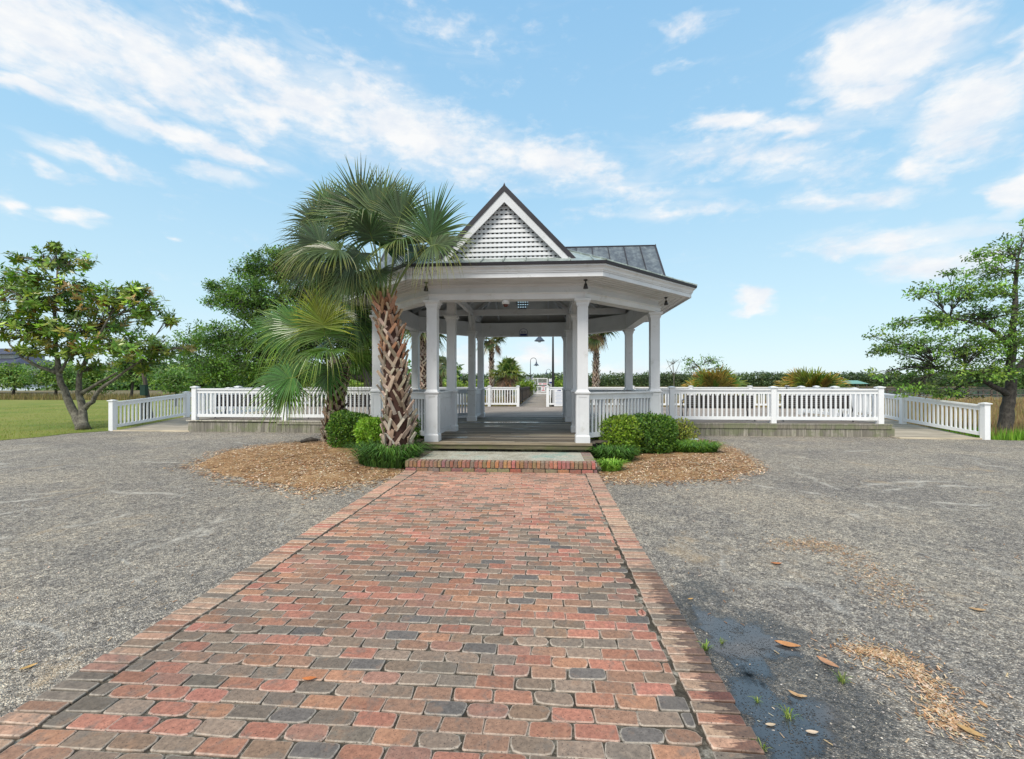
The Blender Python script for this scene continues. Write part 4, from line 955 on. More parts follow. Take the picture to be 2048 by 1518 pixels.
# ------------------------------------------------------------------ palms
def fan(mb, hub, d, nrm, Rr, rg, nseg=42, spread=118, droop=.35, cols=((.045,.085,.04),), cup=.12, w0=.034, green=1.0):
    d = d.normalized(); nrm = (nrm - d*nrm.dot(d)).normalized(); e2 = nrm.cross(d); base = palette(rg, rg.choice(cols), .15)
    for i in range(nseg):
        a = R(-spread + 2*spread*(i+.5)/nseg) + rg.uniform(-.02,.02); k = abs(a)/R(spread)
        og = hub + d*Rr*.22*(1-k)**1.0
        dd = d*math.cos(a) + e2*math.sin(a) + nrm*cup*(k**1.5); dd.normalize()
        Ln = Rr*(.98-.22*k)*rg.uniform(.88,1.06); sd_ = nrm.cross(dd).normalized(); pts = []
        bend = droop*rg.uniform(.5,1.5); tw = rg.uniform(-.12,.12)
        for s_ in (0,.2,.42,.62,.82,1.0):
            p = og + dd*Ln*s_ + sd_*tw*Ln*s_*s_*.5 + Vector((0,0,-1))*Ln*bend*(max(0, s_-.35)**2*1.7 + max(0, s_-.75)*rg.uniform(0,1.2))
            pts.append((p, s_))
        wd = {0:.25, .2:.8, .42:.95, .62:.62, .82:.34, 1.0:.04}; col = palette(rg, base, .42); tip = (col[0]*1.9+.03, col[1]*1.5+.02, col[2]*1.2)
        j = len(mb.v); pleat = nrm*(w0*.35)
        for p, s_ in pts:
            w = w0*wd[s_]*Rr; cc_ = col if s_ < .8 else tip
            mb.v.extend([tuple(p - sd_*w + pleat*wd[s_]), tuple(p - pleat*wd[s_]*.6), tuple(p + sd_*w + pleat*wd[s_])]); mb.c.extend([cc_]*3)
        for q in range(5):
            b_ = j+q*3; mb.f.append((b_, b_+1, b_+4, b_+3)); mb.f.append((b_+1, b_+2, b_+5, b_+4))
def boots(mb, cl, rad, z0, z1, rg, dz=.105, nn_=8, cols=None, ln=.24, tilt=.6, wd=.036, flare=.24):
    z = z0; lev = 0
    def at(z):
        for (a, c) in zip(cl, cl[1:]):
            if a.z <= z <= c.z: t_ = (z-a.z)/(c.z-a.z); return a.lerp(c, t_)
        return cl[-1].copy() if z > cl[-1].z else cl[0].copy()
    while z < z1:
        f_ = (z-z0)/(z1-z0); r_ = rad(f_)
        for k in range(nn_):
            ph = 2*math.pi*(k+.5*(lev % 2))/nn_ + rg.uniform(-.16,.16)
            n_ = Vector((math.cos(ph), math.sin(ph), 0)); t_ = Vector((-math.sin(ph), math.cos(ph), 0)); c0 = at(z) + n_*(r_-.015)
            for sg in (-1, 1):
                if rg.random() < .16: continue
                l_ = ln*rg.uniform(.5,1.3); di = (Vector((0,0,1)) + t_*sg*tilt*rg.uniform(.55,1.45) + n_*flare*rg.uniform(.4,2.2)).normalized()
                s_ = di.cross(n_).normalized(); no = s_.cross(di); w = wd*rg.uniform(.6,1.35); col = palette(rg, rg.choice(cols(f_)), .22)
                a = c0 + t_*sg*(-.02); pts = [a - s_*w, a + s_*w, a + di*l_ + s_*w*.62 + no*0, a + di*l_ - s_*w*.62]; th = -n_*.022 
                dk = tuple(q*.75 for q in col); vs_ = pts + [p + n_*.02 for p in pts]
                vs_ = [p - n_*.012 for p in pts] + [p + n_*.014 for p in pts]
                mb.add(vs_, [(0,3,2,1),(4,5,6,7),(0,1,5,4),(1,2,6,5),(2,3,7,6),(3,0,4,7)], col)
        z += dz; lev += 1
TAN = [(.40,.35,.28),(.50,.44,.36),(.32,.27,.22),(.55,.49,.41)]; RED_ = [(.36,.20,.12),(.32,.18,.11),(.44,.28,.18),(.50,.38,.27)]
def palm(name, label, cl, r0, r1, fans, seed, petcol=(.15,.19,.07), cols=((.045,.09,.045),(.035,.075,.04),(.06,.11,.05)), redtop=True, bz=0, nseg=42, w0=.034, dead=0, group=None, bootsz=None, ln=.24, nn_=8, lowfrac=1.0, crownz=None, dz=.105):
    rg = random.Random(seed); cl = [Vector(p) for p in cl]; t = thing(name, label, 'palm', cl[0], group)
    def rad(f): return r0+(r1-r0)*f
    mb = MB(); m_ = len(cl)
    mb.tube(cl, [rad(i/(m_-1))*.95 for i in range(m_)], 14, col=(.06,.028,.02))
    colf = (lambda f: RED_ if f > .86 else (TAN+RED_ if f > .62 else TAN)) if redtop else (lambda f: TAN)
    boots(mb, cl, rad, cl[0].z-.05, cl[-1].z-.02, rg, dz, nn_, colf, ln)
    top = cl[-1]
    for k in range(14):     # ragged old stems at the top
        a = rg.uniform(0, 6.28); q = Vector((math.cos(a), math.sin(a), 0)); mb.bar(top+q*r1*.6-Vector((0,0,.12)), top+q*(r1+rg.uniform(.0,.10))+Vector((0,0,rg.uniform(.1,.35))), .04, .015, palette(rg, rg.choice(RED_ if redtop else TAN), .2))
    mb.build('trunk', M['boot'], t)
    for (hub, d, nr_, Rr, droop) in fans:
        mb = MB(); hub = Vector(hub); d = Vector(d).normalized(); q = hub - top; q.z = 0
        st_ = top + (q.normalized()*r1*.5 if q.length > .01 else Vector()); mid = st_.lerp(hub, .5) + Vector((0,0,.12*(hub-st_).length))
        pts = [st_, st_.lerp(mid,.5)+Vector((0,0,.03)), mid, mid.lerp(hub,.55)+Vector((0,0,.02)), hub, hub + d*Rr*.2]
        mb.tube(pts, [.022,.016,.013,.011,.010,.005], 5, col=petcol)
        fan(mb, hub, d, Vector(nr_), Rr, rg, nseg, rg.uniform(105,125), droop, cols, w0=w0); mb.build('frond', M['palm'], t)
    if dead:
        mb = MB()
        for k in range(dead):
            a = rg.uniform(0, 6.28); q = Vector((math.cos(a), math.sin(a), 0)); hub = top + q*rg.uniform(.2,.5) + Vector((0,0,rg.uniform(-.3,.1)))
            fan(mb, hub, Vector((q.x*.35, q.y*.35, -1)), q, rg.uniform(.6,.9), rg, 16, 70, .1, ((.30,.24,.16),(.24,.19,.13)), w0=.03)
        mb.build('dead_fronds', M['boot'], t)
    return t
# main palm: fans given by where their hubs stand round the crown
Zp = 8.9
base = P(795, 902, Zp); base.z = 0
cl = [base, P(796,860,Zp), P(793,800,Zp), P(789,740,Zp), P(783,690,Zp), P(777,650,Zp), P(771,606,Zp)]
def FN(px, py, dz_, dirx, dirz, diry, R_, droop, nx_=0, ny_=-1, nz_=.25, Z=None):
    Z = Z or Zp
    return (P(px, py, Z+dz_), (dirx, diry, dirz), (nx_, ny_, nz_), R_*Z/9.95 if Z == Zp else R_, droop)
mf = [FN(757,448,.0, .02,1,.05, 1.25,.08), FN(700,450,.2, -.42,1,.1, 1.2,.12), FN(795,452,-.1, .32,1,0, 1.1,.15), FN(652,488,-.1, -1,.38,-.1, 1.02,.3,0,-1,.5), FN(682,500,-.4, -.7,-.1,-.4, .95,.45,-.2,-.8,.7),
      FN(858,485,-.6, .30,1,-.1, 1.12,.12), FN(862,492,-.75, .9,.15,-.2, .85,.7,.1,-.8,.6), FN(745,480,-.45, .0,.5,-.6, .98,.6,0,-.7,.8), FN(795,490,-.4, .35,.0,-.5, .95,.6,.1,-.7,.8), FN(640,525,.1, -.8,-.45,-.1, .9,.5,-.1,-.9,.4),
      FN(725,430,.1, -.15,1,.0, 1.2,.05), FN(775,470,.4, .5,1,.2, 1.0,.15), FN(720,505,-.3, -.3,-.5,-.3, .8,.5,0,-1,.4), FN(772,500,.6, .5,.5,.6, 1.0,.4), FN(700,470,.7, -.5,.6,.7, 1.05,.4), FN(740,450,.6, 0,1,.5, 1.15,.2), FN(820,505,.1, .9,.0,.1, .85,.5,.1,-.7,.7),
      FN(640,455,.3, -.75,.8,.2, 1.0,.2), FN(760,540,-.2, .1,-.4,-.3, .6,.3), FN(672,540,.3, -.7,-.6,.1, .85,.4), FN(620,500,.5, -.9,.2,.3, .95,.4,0,-.8,.6), FN(770,425,.3,.15,1,.3,1.02,.15), FN(660,420,.4,-.6,1,.3,.95,.15), FN(712,548,-.25, -.55,-.55,-.3, .85,.5,0,-1,.3), FN(740,560,.25, -.75,-.3,.1, .8,.6,0,-.9,.4), FN(690,520,.1, -.4,-.9,0, .95,.3,0,-1,.1)]
palm('palmetto_palm', 'tall palmetto palm with criss-cross trunk boots in front of the pavilion', cl, .275, .155, mf, 71, cols=((.045,.085,.048),(.035,.07,.042),(.065,.11,.055),(.05,.10,.045)), nseg=54, w0=.0195, dz=.15, nn_=7, ln=.27)
Zq = 12.3
base = P(664, 884, Zq); base.z = 0
cl = [base, P(668,850,Zq), P(672,800,Zq), P(676,765,Zq), P(682,728,Zq)]
def FQ(*a): return FN(*a, Z=Zq)
sf = [FQ(650,672,-.4, -.05,1,-.25, 1.35,.2), FQ(610,668,-.2, -.75,.75,-.1, 1.3,.35), FQ(575,660,.0, -1,.35,0, 1.25,.5), FQ(700,640,.1, .25,.9,.1, 1.1,.3), FQ(706,648,-.2, .9,-.1,-.2, 1.0,.5), FQ(715,660,.1, .9,.4,.1, .9,.4),
      FQ(590,755,-.5, -1,-.1,-.3, 1.15,.5,0,-.9,.5), FQ(580,765,-.3, -.35,-1,-.2, 1.0,.2), FQ(660,700,-.6, -.2,-.2,-1, 1.1,.7,0,-.5,1), FQ(660,735,-.45, 0,-1,-.3, .95,.2), FQ(700,700,.2, .7,-.4,.2, 1.0,.5),
      FQ(640,655,.5, -.3,.9,.5, 1.2,.35), FQ(690,625,-.3, .2,1,-.1, 1.1,.3), FQ(600,715,-.2, -.6,-.6,-.2, 1.1,.4), FQ(640,700,.5,-.4,.4,.9,.9,.4)]
t2 = palm('palmetto_palm', 'shorter brighter green palmetto palm left of the tall one, in the straw bed', cl, .26, .21, sf, 73, petcol=(.16,.20,.05), cols=((.05,.115,.032),(.038,.09,.03),(.07,.145,.035)), redtop=False, nseg=50, dz=.12, nn_=7, ln=.22, w0=.019)
# bright young frond facing us
mb = MB(); rg = random.Random(5); fan(mb, P(648,655,Zq-.75), Vector((.03,-.3,1)), Vector((0,-1,-.2)), 1.05, rg, 50, 100, .15, ((.15,.22,.035),), w0=.025); o = mb.build('frond', M['palm'], t2); o["label"] = 'bright yellow-green young frond facing the viewer'
def rand_fans(cx, cy, cz, n_, R_, rg, rad=.5, up=(-.5, 1.0)):
    L_ = []
    for k in range(n_):
        a = k*2.4+rg.uniform(-.3,.3); e_ = rg.uniform(*up); d = Vector((math.cos(a)*math.cos(e_), math.sin(a)*math.cos(e_), math.sin(e_)))
        L_.append((Vector((cx,cy,cz))+d*rad*rg.uniform(.8,1.1), d, Vector((-d.x*d.z, -d.y*d.z, 1-abs(d.z)+.1)) + rvec(rg)*.3, R_*rg.uniform(.85,1.1), .45))
    return L_
def far_palm(px, pyb, pyt, Z, R_, nf, seed, label, name='palmetto_palm', dead=8, up=(-.6,1.2), r=.14, cols=((.06,.10,.045),(.05,.085,.04)), boots_dz=.14):
    rg = random.Random(seed); b_ = P(px, pyb, Z); b_.z = min(b_.z, -.1); t_ = P(px, pyt, Z)
    palm(name, label, [b_, b_.lerp(t_, .5), t_], r, r*.85, rand_fans(t_.x, t_.y, t_.z+.1, nf, R_, rg, .45, up), seed, redtop=False, nseg=24, w0=.05, dead=dead, cols=cols, dz=boots_dz, nn_=6, group='palms behind the platform')
far_palm(1192,800,672,27.5,.95,15,81,'shaggy palm with a dead brown skirt seen through the right side of the pavilion', dead=16, r=.16)
far_palm(983,800,684,33,.85,14,82,'slim palm standing behind the rear fence left of the pier, seen through the doorway', dead=6, r=.15)
far_palm(846,800,665,22,1.0,14,83,'palm with crossed boots seen between the left posts of the pavilion', dead=8, r=.22, boots_dz=.1)
far_palm(880,800,735,31,.9,13,86,'low palm seen just right of the front left post', dead=5, r=.14)
far_palm(1016,806,752,29,.78,30,84,'low full-crowned bushy palmetto behind the fence left of the pier', dead=9, r=.18, up=(-.15,1.35), cols=((.09,.16,.05),(.07,.13,.045),(.13,.20,.06)))
def shrub_palm(px, py, Z, R_, nf, seed, label, cols, dead=10):
    rg = random.Random(seed); b_ = P(px, py, Z); b_.z = -.25; t_ = b_ + Vector((0,0,1.1))
    fl = []
    for k in range(nf):
        a = k*2.4; e_ = rg.uniform(.15,1.25); d = Vector((math.cos(a)*math.cos(e_), math.sin(a)*math.cos(e_), math.sin(e_)))
        fl.append((t_ + Vector((d.x*.8, d.y*.6, d.z*.6))*R_*.75*rg.uniform(.7,1.1), Vector((d.x, d.y, d.z+.4)), Vector((-d.x*.3, -1, .5))+rvec(rg)*.4, R_*.75*rg.uniform(.8,1.1), .3))
    palm('palmetto_shrub', label, [b_, b_.lerp(t_,.5), t_], .16, .13, fl, seed, redtop=False, nseg=26, w0=.042, dead=dead, cols=cols, dz=.16, nn_=6, group='low palmetto shrubs beyond the platform')
shrub_palm(1425, 800, 27, 1.65, 34, 91, 'palmetto shrub with dead grey fronds behind the right fence', ((.07,.13,.035),(.10,.17,.04),(.20,.15,.05)), 16)
shrub_palm(1622, 800, 25.6, 1.6, 34, 92, 'green and gold palmetto shrub behind the far right fence', ((.08,.14,.035),(.11,.17,.04),(.17,.14,.04)), 8)
# bare twiggy sapling and leafy sapling beside the shrub
tb = P(1347, 790, 27); tb.z = -.3
tree('bare_sapling', 'thin nearly bare sapling left of the palmetto shrub', 'tree', tb, [([tb, P(1348,752,27), P(1346,728,27)], .04, .015), ([P(1348,752,27), P(1362,720,27)], .02, .006), ([P(1347,750,27), P(1332,718,27)], .02, .006)], pxblobs([(1346,728,18,14,0,1)],27), 16, 2, .10, [(.10,.11,.07)], 'leaf', 'bark', 95, clr=.1, twig=.01)
tb = P(1405, 790, 28.5); tb.z = -.3
tree('leafy_sapling', 'leafy sapling rising behind the palmetto shrub on the right', 'tree', tb, [([tb, P(1402,760,28.5), P(1400,735,28.5)], .06, .02)], pxblobs([(1385,735,20,14,0,1),(1420,722,22,12,0,1),(1440,738,18,10,0,.6),(1375,716,12,8,0,.3)],28.5), 60, 12, .14, [(.06,.12,.05),(.08,.15,.05)], 'leaf', 'bark', 96, clr=.25, twig=.012)

# ------------------------------------------------------------------ hedges, grass clumps, straw beds
def hedge(label, c, rx, ry, z0, z1, n_, seed, cols, ls=.062, power=3.2, sparse=0):
    rg = random.Random(seed); o = thing('hedge_bush', label, 'bush', (c[0], c[1], 0)); cz = (z0+z1)/2; rz = (z1-z0)/2; lf = MB(); br = MB()
    for k in range(n_):
        d = rvec(rg); s_ = (abs(d.x)**power+abs(d.y)**power+abs(d.z)**power)**(-1/power)
        rad = 1 - (rg.random()**2.2)*(.35 if not sparse else .9) + .17*noise.noise(Vector((d.x*2.0+seed, d.y*2.0, d.z*2.0))) + (.10*rg.random() if rg.random() < .06 else 0)
        p = Vector((c[0]+d.x*s_*rx*rad, c[1]+d.y*s_*ry*rad, cz+d.z*s_*rz*rad))
        if p.z < z0: p.z = z0 + .02
        dd = (d*.8 + rvec(rg)*.9 + Vector((0,0,.3))).normalized(); leafq(lf, p, dd, (d+rvec(rg)*.6).normalized(), ls*rg.uniform(.7,1.3), ls*.6, palette(rg, rg.choice(cols), .25))
    for k in range(40 if not sparse else 60):
        a = rg.uniform(0,6.28); e_ = Vector((math.cos(a)*rx*.85*rg.random(), math.sin(a)*ry*.85*rg.random(), 0)); br.tube([(c[0]+e_.x*.25, c[1]+e_.y*.25, 0), (c[0]+e_.x*.6, c[1]+e_.y*.6, cz*.8), (c[0]+e_.x, c[1]+e_.y, z1-.08)], [.012,.009,.004], 4)
    lf.build('foliage', M['leaf'], o); br.build('stems', M['barkdark'], o)
BR = [(.10,.17,.028),(.14,.22,.036),(.07,.12,.026),(.045,.085,.02)]; DK = [(.035,.085,.022),(.05,.11,.028),(.022,.055,.016),(.075,.14,.03)]
hedge('bright yellow-green clipped bush right of the front right post', (G(1224,905).x, 10.15), .50, .45, .0, .86, 9000, 101, BR)
hedge('darker green clipped bush right of the bright one', (CX+3.15, 10.45), .50, .42, .05, .86, 7500, 102, DK)
hedge('sparse loose shrub with bare twigs at the right end of the bushes', (CX+4.05, 11.3), .38, .35, .05, .72, 1500, 103, [(.15,.17,.05),(.12,.15,.04),(.10,.13,.04)], sparse=1, power=2)
hedge('dark green clipped bush between the small palm and the tall palm', (CX-3.95, 10.85), .50, .42, .05, .88, 7000, 104, DK)
hedge('bright green rounded bush beside the tall palm trunk', (CX-3.1, 10.2), .38, .35, .08, .80, 5200, 105, [(.10,.20,.03),(.13,.24,.035),(.08,.15,.03)], power=2.6)
hedge('dark green bush between the tall palm and the front left post', (CX-2.0, 10.0), .30, .26, .05, .84, 3600, 106, DK)
def clump(label, cx, cy, rx, ry, n_, h, seed, cols, name='grass_clump', group=None):
    rg = random.Random(seed); mb = MB()
    for k in range(n_):
        a = rg.uniform(0,6.28); q = rg.random()**.5; x = cx+rx*q*math.cos(a); y = cy+ry*q*math.sin(a); hh = h*rg.uniform(.35,1.3)
        d = Vector((math.cos(a)*q+rg.uniform(-.6,.6), math.sin(a)*q+rg.uniform(-.6,.6), 0)); d = d.normalized()*rg.uniform(.2,1.25)*hh; w = rg.uniform(.006,.012)*min(1, h*6); s_ = Vector((-d.y, d.x, 0)).normalized()*w; col = palette(rg, rg.choice(cols), .5)
        p0 = Vector((x,y,0)); p1 = p0+d*.25+Vector((0,0,hh*.6)); p2 = p0+d*.65+Vector((0,0,hh*.88)); p3 = p0+d*1.15+Vector((0,0,hh*.72))
        i = len(mb.v); mb.v.extend([tuple(v) for v in (p0-s_,p0+s_,p1-s_,p1+s_,p2-s_*.8,p2+s_*.8,p3)]); mb.c.extend([col]*7); mb.f.extend([(i,i+1,i+3,i+2),(i+2,i+3,i+5,i+4),(i+4,i+5,i+6)])
    return tag(mb.build(name, M['grass'], None), label, 'grass', group)
GC = [(.05,.12,.03),(.07,.16,.04),(.04,.09,.03)]
q = P(782,940,8.75); clump('dark green grassy clump at the foot of the tall palm', q.x-.05, q.y-.0, .52, .34, 1500, .42, 111, GC)
q = G(835,905); clump('small grassy tuft between the tall palm and the front left post', q.x+.05, q.y, .26, .25, 900, .34, 112, GC)
q = G(1235,925); clump('green grassy tuft under the bright clipped bush', q.x-.05, q.y+.05, .34, .28, 1300, .30, 113, GC)
q = G(1222,943); clump('light green low tuft nearest the brick step', q.x, q.y, .16, .12, 500, .20, 114, [(.12,.24,.04),(.15,.28,.05)])
q = G(1385,908); clump('low spreading green grassy clump at the right edge of the straw bed', q.x, q.y, .50, .26, 2200, .26, 115, [(.08,.17,.03),(.10,.20,.035),(.06,.13,.03)])
q = G(1305,902); clump('dark grassy strip below the darker clipped bush', q.x, q.y, .38, .22, 1100, .25, 116, GC)
def straw(name, label, pxs, seed, cx_clip, nch):
    pts = [G(*p) for p in pxs]; pl_ = [(p.x, p.y) for p in pts]; cx = sum(p[0] for p in pl_)/len(pl_); cy = sum(p[1] for p in pl_)/len(pl_); rg = random.Random(seed)
    ring = []; k = len(pl_)
    for i in range(k):
        for j in range(8):
            a = Vector(pl_[i]).lerp(Vector(pl_[(i+1) % k]), j/8); s_ = 1 + .05*noise.noise(Vector((a.x*3,a.y*3,seed))) ; ring.append((cx+(a.x-cx)*s_, cy+(a.y-cy)*s_))
    mb = MB(); nr = len(ring); lv = [(1.0,.003),(.97,.012),(.85,.03),(.6,.06),(.3,.07)]
    vs_ = [(cx+(x-cx)*s_, cy+(y-cy)*s_, z + .012*noise.noise(Vector((x*2*s_, y*2*s_, 0)))*(s_ < .96)) for s_, z in lv for x, y in ring] + [(cx,cy,.07)]
    fs = [(i*nr+j, i*nr+(j+1) % nr, (i+1)*nr+(j+1) % nr, (i+1)*nr+j) for i in range(len(lv)-1) for j in range(nr)] + [((len(lv)-1)*nr+j, (len(lv)-1)*nr+(j+1) % nr, len(lv)*nr) for j in range(nr)]
    mb.add(vs_, fs); o = mb.build(name, M['straw'], None, True); tag(o, label, 'pine straw', kind='stuff')
    # loose chips and needles
    mb = MB()
    for i in range(nch):
        i0 = rg.randrange(nr); a0 = Vector(ring[i0]).lerp(Vector(ring[(i0+1) % nr]), rg.random()); x, y = a0.x, a0.y; s_ = rg.random()**.5*1.05 + (abs(rg.gauss(0, .08))); px_, py_ = cx+(x-cx)*s_, cy+(y-cy)*s_
        z = .006 + .066*max(0, min(1, (1-s_)*2.2)); a = rg.uniform(0, 3.14); l_ = rg.uniform(.02,.09); w = rg.uniform(.002,.011); d = Vector((math.cos(a), math.sin(a), rg.uniform(-.15,.25)))*l_; q = Vector((-math.sin(a), math.cos(a), 0))*w; p = Vector((px_, py_, z+.004))
        c_ = palette(rg, rg.choice([(.48,.31,.16),(.60,.44,.27),(.34,.19,.095),(.74,.64,.48),(.16,.085,.04)]), .25); mb.face([p-d*.5-q, p+d*.5-q, p+d*.5+q, p-d*.5+q], c_)
    c2 = mb.build('loose_straw', M['boot'], o); return o
straw('pine_straw_bed', 'orange-brown pine straw bed left of the path under the palms', [(392,930),(450,903),(540,890),(640,880),(700,868),(760,866),(845,872),(850,900),(815,930),(788,955),(700,968),(620,979),(540,967),(450,950)], 121, -1, 17000)
straw('pine_straw_bed', 'orange-brown pine straw bed right of the path under the clipped bushes', [(1192,885),(1350,872),(1420,884),(1470,900),(1505,922),(1508,940),(1440,958),(1310,962),(1230,960),(1200,945)], 122, 1, 12000)
# rotten log on the straw, pale slab by the shrub
q = G(618,886,.05); mb = MB(); mb.tube([q+Vector((-.22,0,.03)), q+Vector((-.08,.02,.07)), q+Vector((.06,0,.10)), q+Vector((.22,.03,.07))], [.035,.05,.06,.03], 8); tag(mb.build('dark_log', M['barkdark'], None, True), 'short dark rotten log lying on the left straw bed', 'log')
q = G(1365,876,.05); mb = MB(); mb.add([q+Vector(v) for v in ((-.30,.1,.10),(-.1,-.12,.02),(.42,-.12,-.02),(.28,.15,.05),(-.30,.1,.06),(-.1,-.12,-.03),(.42,-.12,-.06),(.28,.15,.0))], [(0,1,2,3),(7,6,5,4),(0,4,5,1),(1,5,6,2),(2,6,7,3),(3,7,4,0)], (.85,.95,.93)); tag(mb.build('pale_slab', M['white'], None), 'pale blue-white slab lying tilted under the sparse shrub', 'slab')

# ------------------------------------------------------------------ leaning post with dispenser on the left
t = thing('dispenser_post', 'leaning dark wooden post carrying a green dispenser box behind the left ramp fence', 'post', P(303, 838, 20.5))
a = P(304,845,20.5); a.z = 0; b_ = P(287,746,20.5); mb = MB(); mb.bar(a, b_, .13, .10); mb.build('post', M['pierwood'], t)
c = P(289,780,20.3); mb = MB(); mb.box(c.x-.13, c.x+.11, c.y-.1, c.y+.06, c.z-.24, c.z+.20); mb.box(c.x-.14, c.x+.12, c.y-.11, c.y+.07, c.z+.20, c.z+.23); mb.build('dispenser_box', simple('dark_green_metal', (.012,.05,.035), .4), t)
c = P(291,822,20.0); mb = MB(); mb.lathe([(.16,c.z-.42),(.19,c.z+.38),(.2,c.z+.4),(.17,c.z+.41)], c.x, c.y, 14); mb.build('waste_bin', M['black'], t, True)

# ------------------------------------------------------------------ fallen leaves, tufts on the lot
LB = [(1575,1293,.085,-20,(.50,.25,.11),'large curled orange-brown leaf on the damp gravel'),(1655,1329,.075,-60,(.48,.27,.16),'folded brown leaf right of the curled one'),(1553,1129,.06,0,(.42,.17,.07),'thin red-brown leaf lying alone far up the gravel'),(1590,1392,.04,-50,(.50,.33,.18),'narrow tan leaf beside the lower puddle'),(1955,1222,.06,-15,(.45,.30,.16),'tan leaf near the right edge of the gravel'),(1942,1468,.06,-50,(.50,.33,.15),'slim golden leaf near the bottom right'),(1966,1412,.035,80,(.50,.30,.15),'small round tan leaf near the right edge'),(1381,1200,.03,20,(.48,.30,.12),'small yellow leaf by the top of the damp patch'),(1624,1468,.035,0,(.55,.45,.35),'pale scrap of leaf on the lower damp patch'),(57,1337,.045,60,(.55,.36,.14),'golden-brown leaf on the gravel left of the path'),(618,1360,.045,10,(.52,.18,.06),'orange leaf scrap on the bricks'),(1604,1395,.03,-10,(.5,.35,.2),'tiny tan leaf beside the narrow one'),(1541,1453,.03,5,(.55,.45,.33),'pale leaf fragment left of the lower damp patch')]
for (px, py, ln, ang, col, lb) in LB:
    onb = 618 == px; q = G(px, py, .03 if onb else 0); z = .034 if onb else .006; mb = MB(); an = R(ang); ca, sa = math.cos(an), math.sin(an); rw = []
    for i in range(9):
        s_ = i/8; w = math.sin(math.pi*min(1, s_*1.02))**.8*ln*.32+.001; x = (s_-.5)*ln*1.6; bend = .25*ln*(2*s_-1)**2
        rw.append([(x, -w, z+bend*.7+w*.35), (x, 0, z+bend*.5), (x, w, z+bend*.7+w*.35)])
    vs_ = [(q.x+x*ca-y_*sa, q.y+x*sa+y_*ca, zz) for r_ in rw for x, y_, zz in r_]
    mb.add(vs_, [(i*3+j, (i+1)*3+j, (i+1)*3+j+1, i*3+j+1) for i in range(8) for j in range(2)], col); tag(mb.build('fallen_leaf', M['boot'], None), lb, 'leaf', 'fallen leaves on the lot')
for i, (px, py, r_, h, lb) in enumerate([(1411,1300,.035,.035,'small green weed tuft in the puddle beside the brick border'),(1684,1365,.04,.03,'spreading green weed below the two large leaves'),(1578,1437,.035,.03,'dry yellow-green weed in the lower damp patch'),(1523,1502,.03,.025,'tiny green weed at the border near the bottom edge'),(1444,1288,.02,.02,'tiny weed sprig right of the puddle tuft'),(1515,1406,.015,.02,'very small green sprout in the damp gravel')]):
    q = G(px, py); clump(lb, q.x, q.y, r_*.4, r_*.4, 30, h*1.3, 130+i, [(.10,.17,.04),(.16,.20,.07)], 'weed_tuft', 'weeds growing in the lot')

# drifts of loose straw and small stones lying about the lot
rg = random.Random(301); mb = MB(); path_ = [G(*p) for p in ((1705,1298),(1760,1312),(1800,1318),(1850,1360),(1885,1420),(1915,1470))]; p2_ = [G(*p) for p in ((1560,1095),(1620,1085),(1680,1100),(1760,1160),(1800,1215))]
for k in range(5200):
    r_ = rg.random()
    if r_ < .28: i = rg.randrange(5); q = path_[i].lerp(path_[i+1], rg.random()); sg_ = rg.choice((.03,.05,.11)); q = q + Vector((rg.gauss(0,sg_), rg.gauss(0,sg_), 0))
    elif r_ < .5: i = rg.randrange(4); q = p2_[i].lerp(p2_[i+1], rg.random()); q = q + Vector((rg.gauss(0,.12), rg.gauss(0,.10), 0))
    else:
        q = Vector((rg.uniform(-9,9), 1.2+10*rg.random()**1.2, 0))
        if XL-.05 < q.x < XR+.05: continue
    a = rg.uniform(0,3.14); l_ = rg.uniform(.008,.04); w = rg.uniform(.0012,.004); d = Vector((math.cos(a), math.sin(a), rg.uniform(0,.12)))*l_*.5; n_ = Vector((-math.sin(a), math.cos(a), 0))*w; q.z = .007
    c_ = palette(rg, rg.choice([(.48,.31,.16),(.58,.42,.25),(.30,.17,.08),(.62,.52,.38)]), .3); mb.face([q-d-n_, q+d-n_, q+d+n_, q-d+n_], c_)
tag(mb.build('loose_straw', M['boot'], None), 'thin drifts of tan pine needles strewn over the gravel lot', 'pine straw', kind='stuff')
mb = MB()
for k in range(9000):
    y_ = 1.2+4.5*rg.random()**1.5; x_ = rg.uniform(-1.15*y_-.6, 1.15*y_+.3)
    if XL-.02 < x_ < XR+.015: continue
    r_ = rg.uniform(.002,.006)*(1.6 if rg.random() < .06 else 1); g_ = rg.uniform(.16,.75); c_ = (g_, g_*rg.uniform(.9,.97), g_*rg.uniform(.78,.93)); zz = r_*.45
    vs_ = [(x_+r_*rg.uniform(.7,1.3)*math.cos(a), y_+r_*rg.uniform(.7,1.3)*math.sin(a), .001) for a in (0,1.25,2.5,3.77,5.0)] + [(x_+rg.uniform(-.2,.2)*r_, y_, .001+zz*1.6)]
    mb.add(vs_, [(i, (i+1) % 5, 5) for i in range(5)], c_)
tag(mb.build('loose_pebbles', M['boot'], None), 'small loose stones scattered over the near gravel', 'pebbles', kind='stuff')
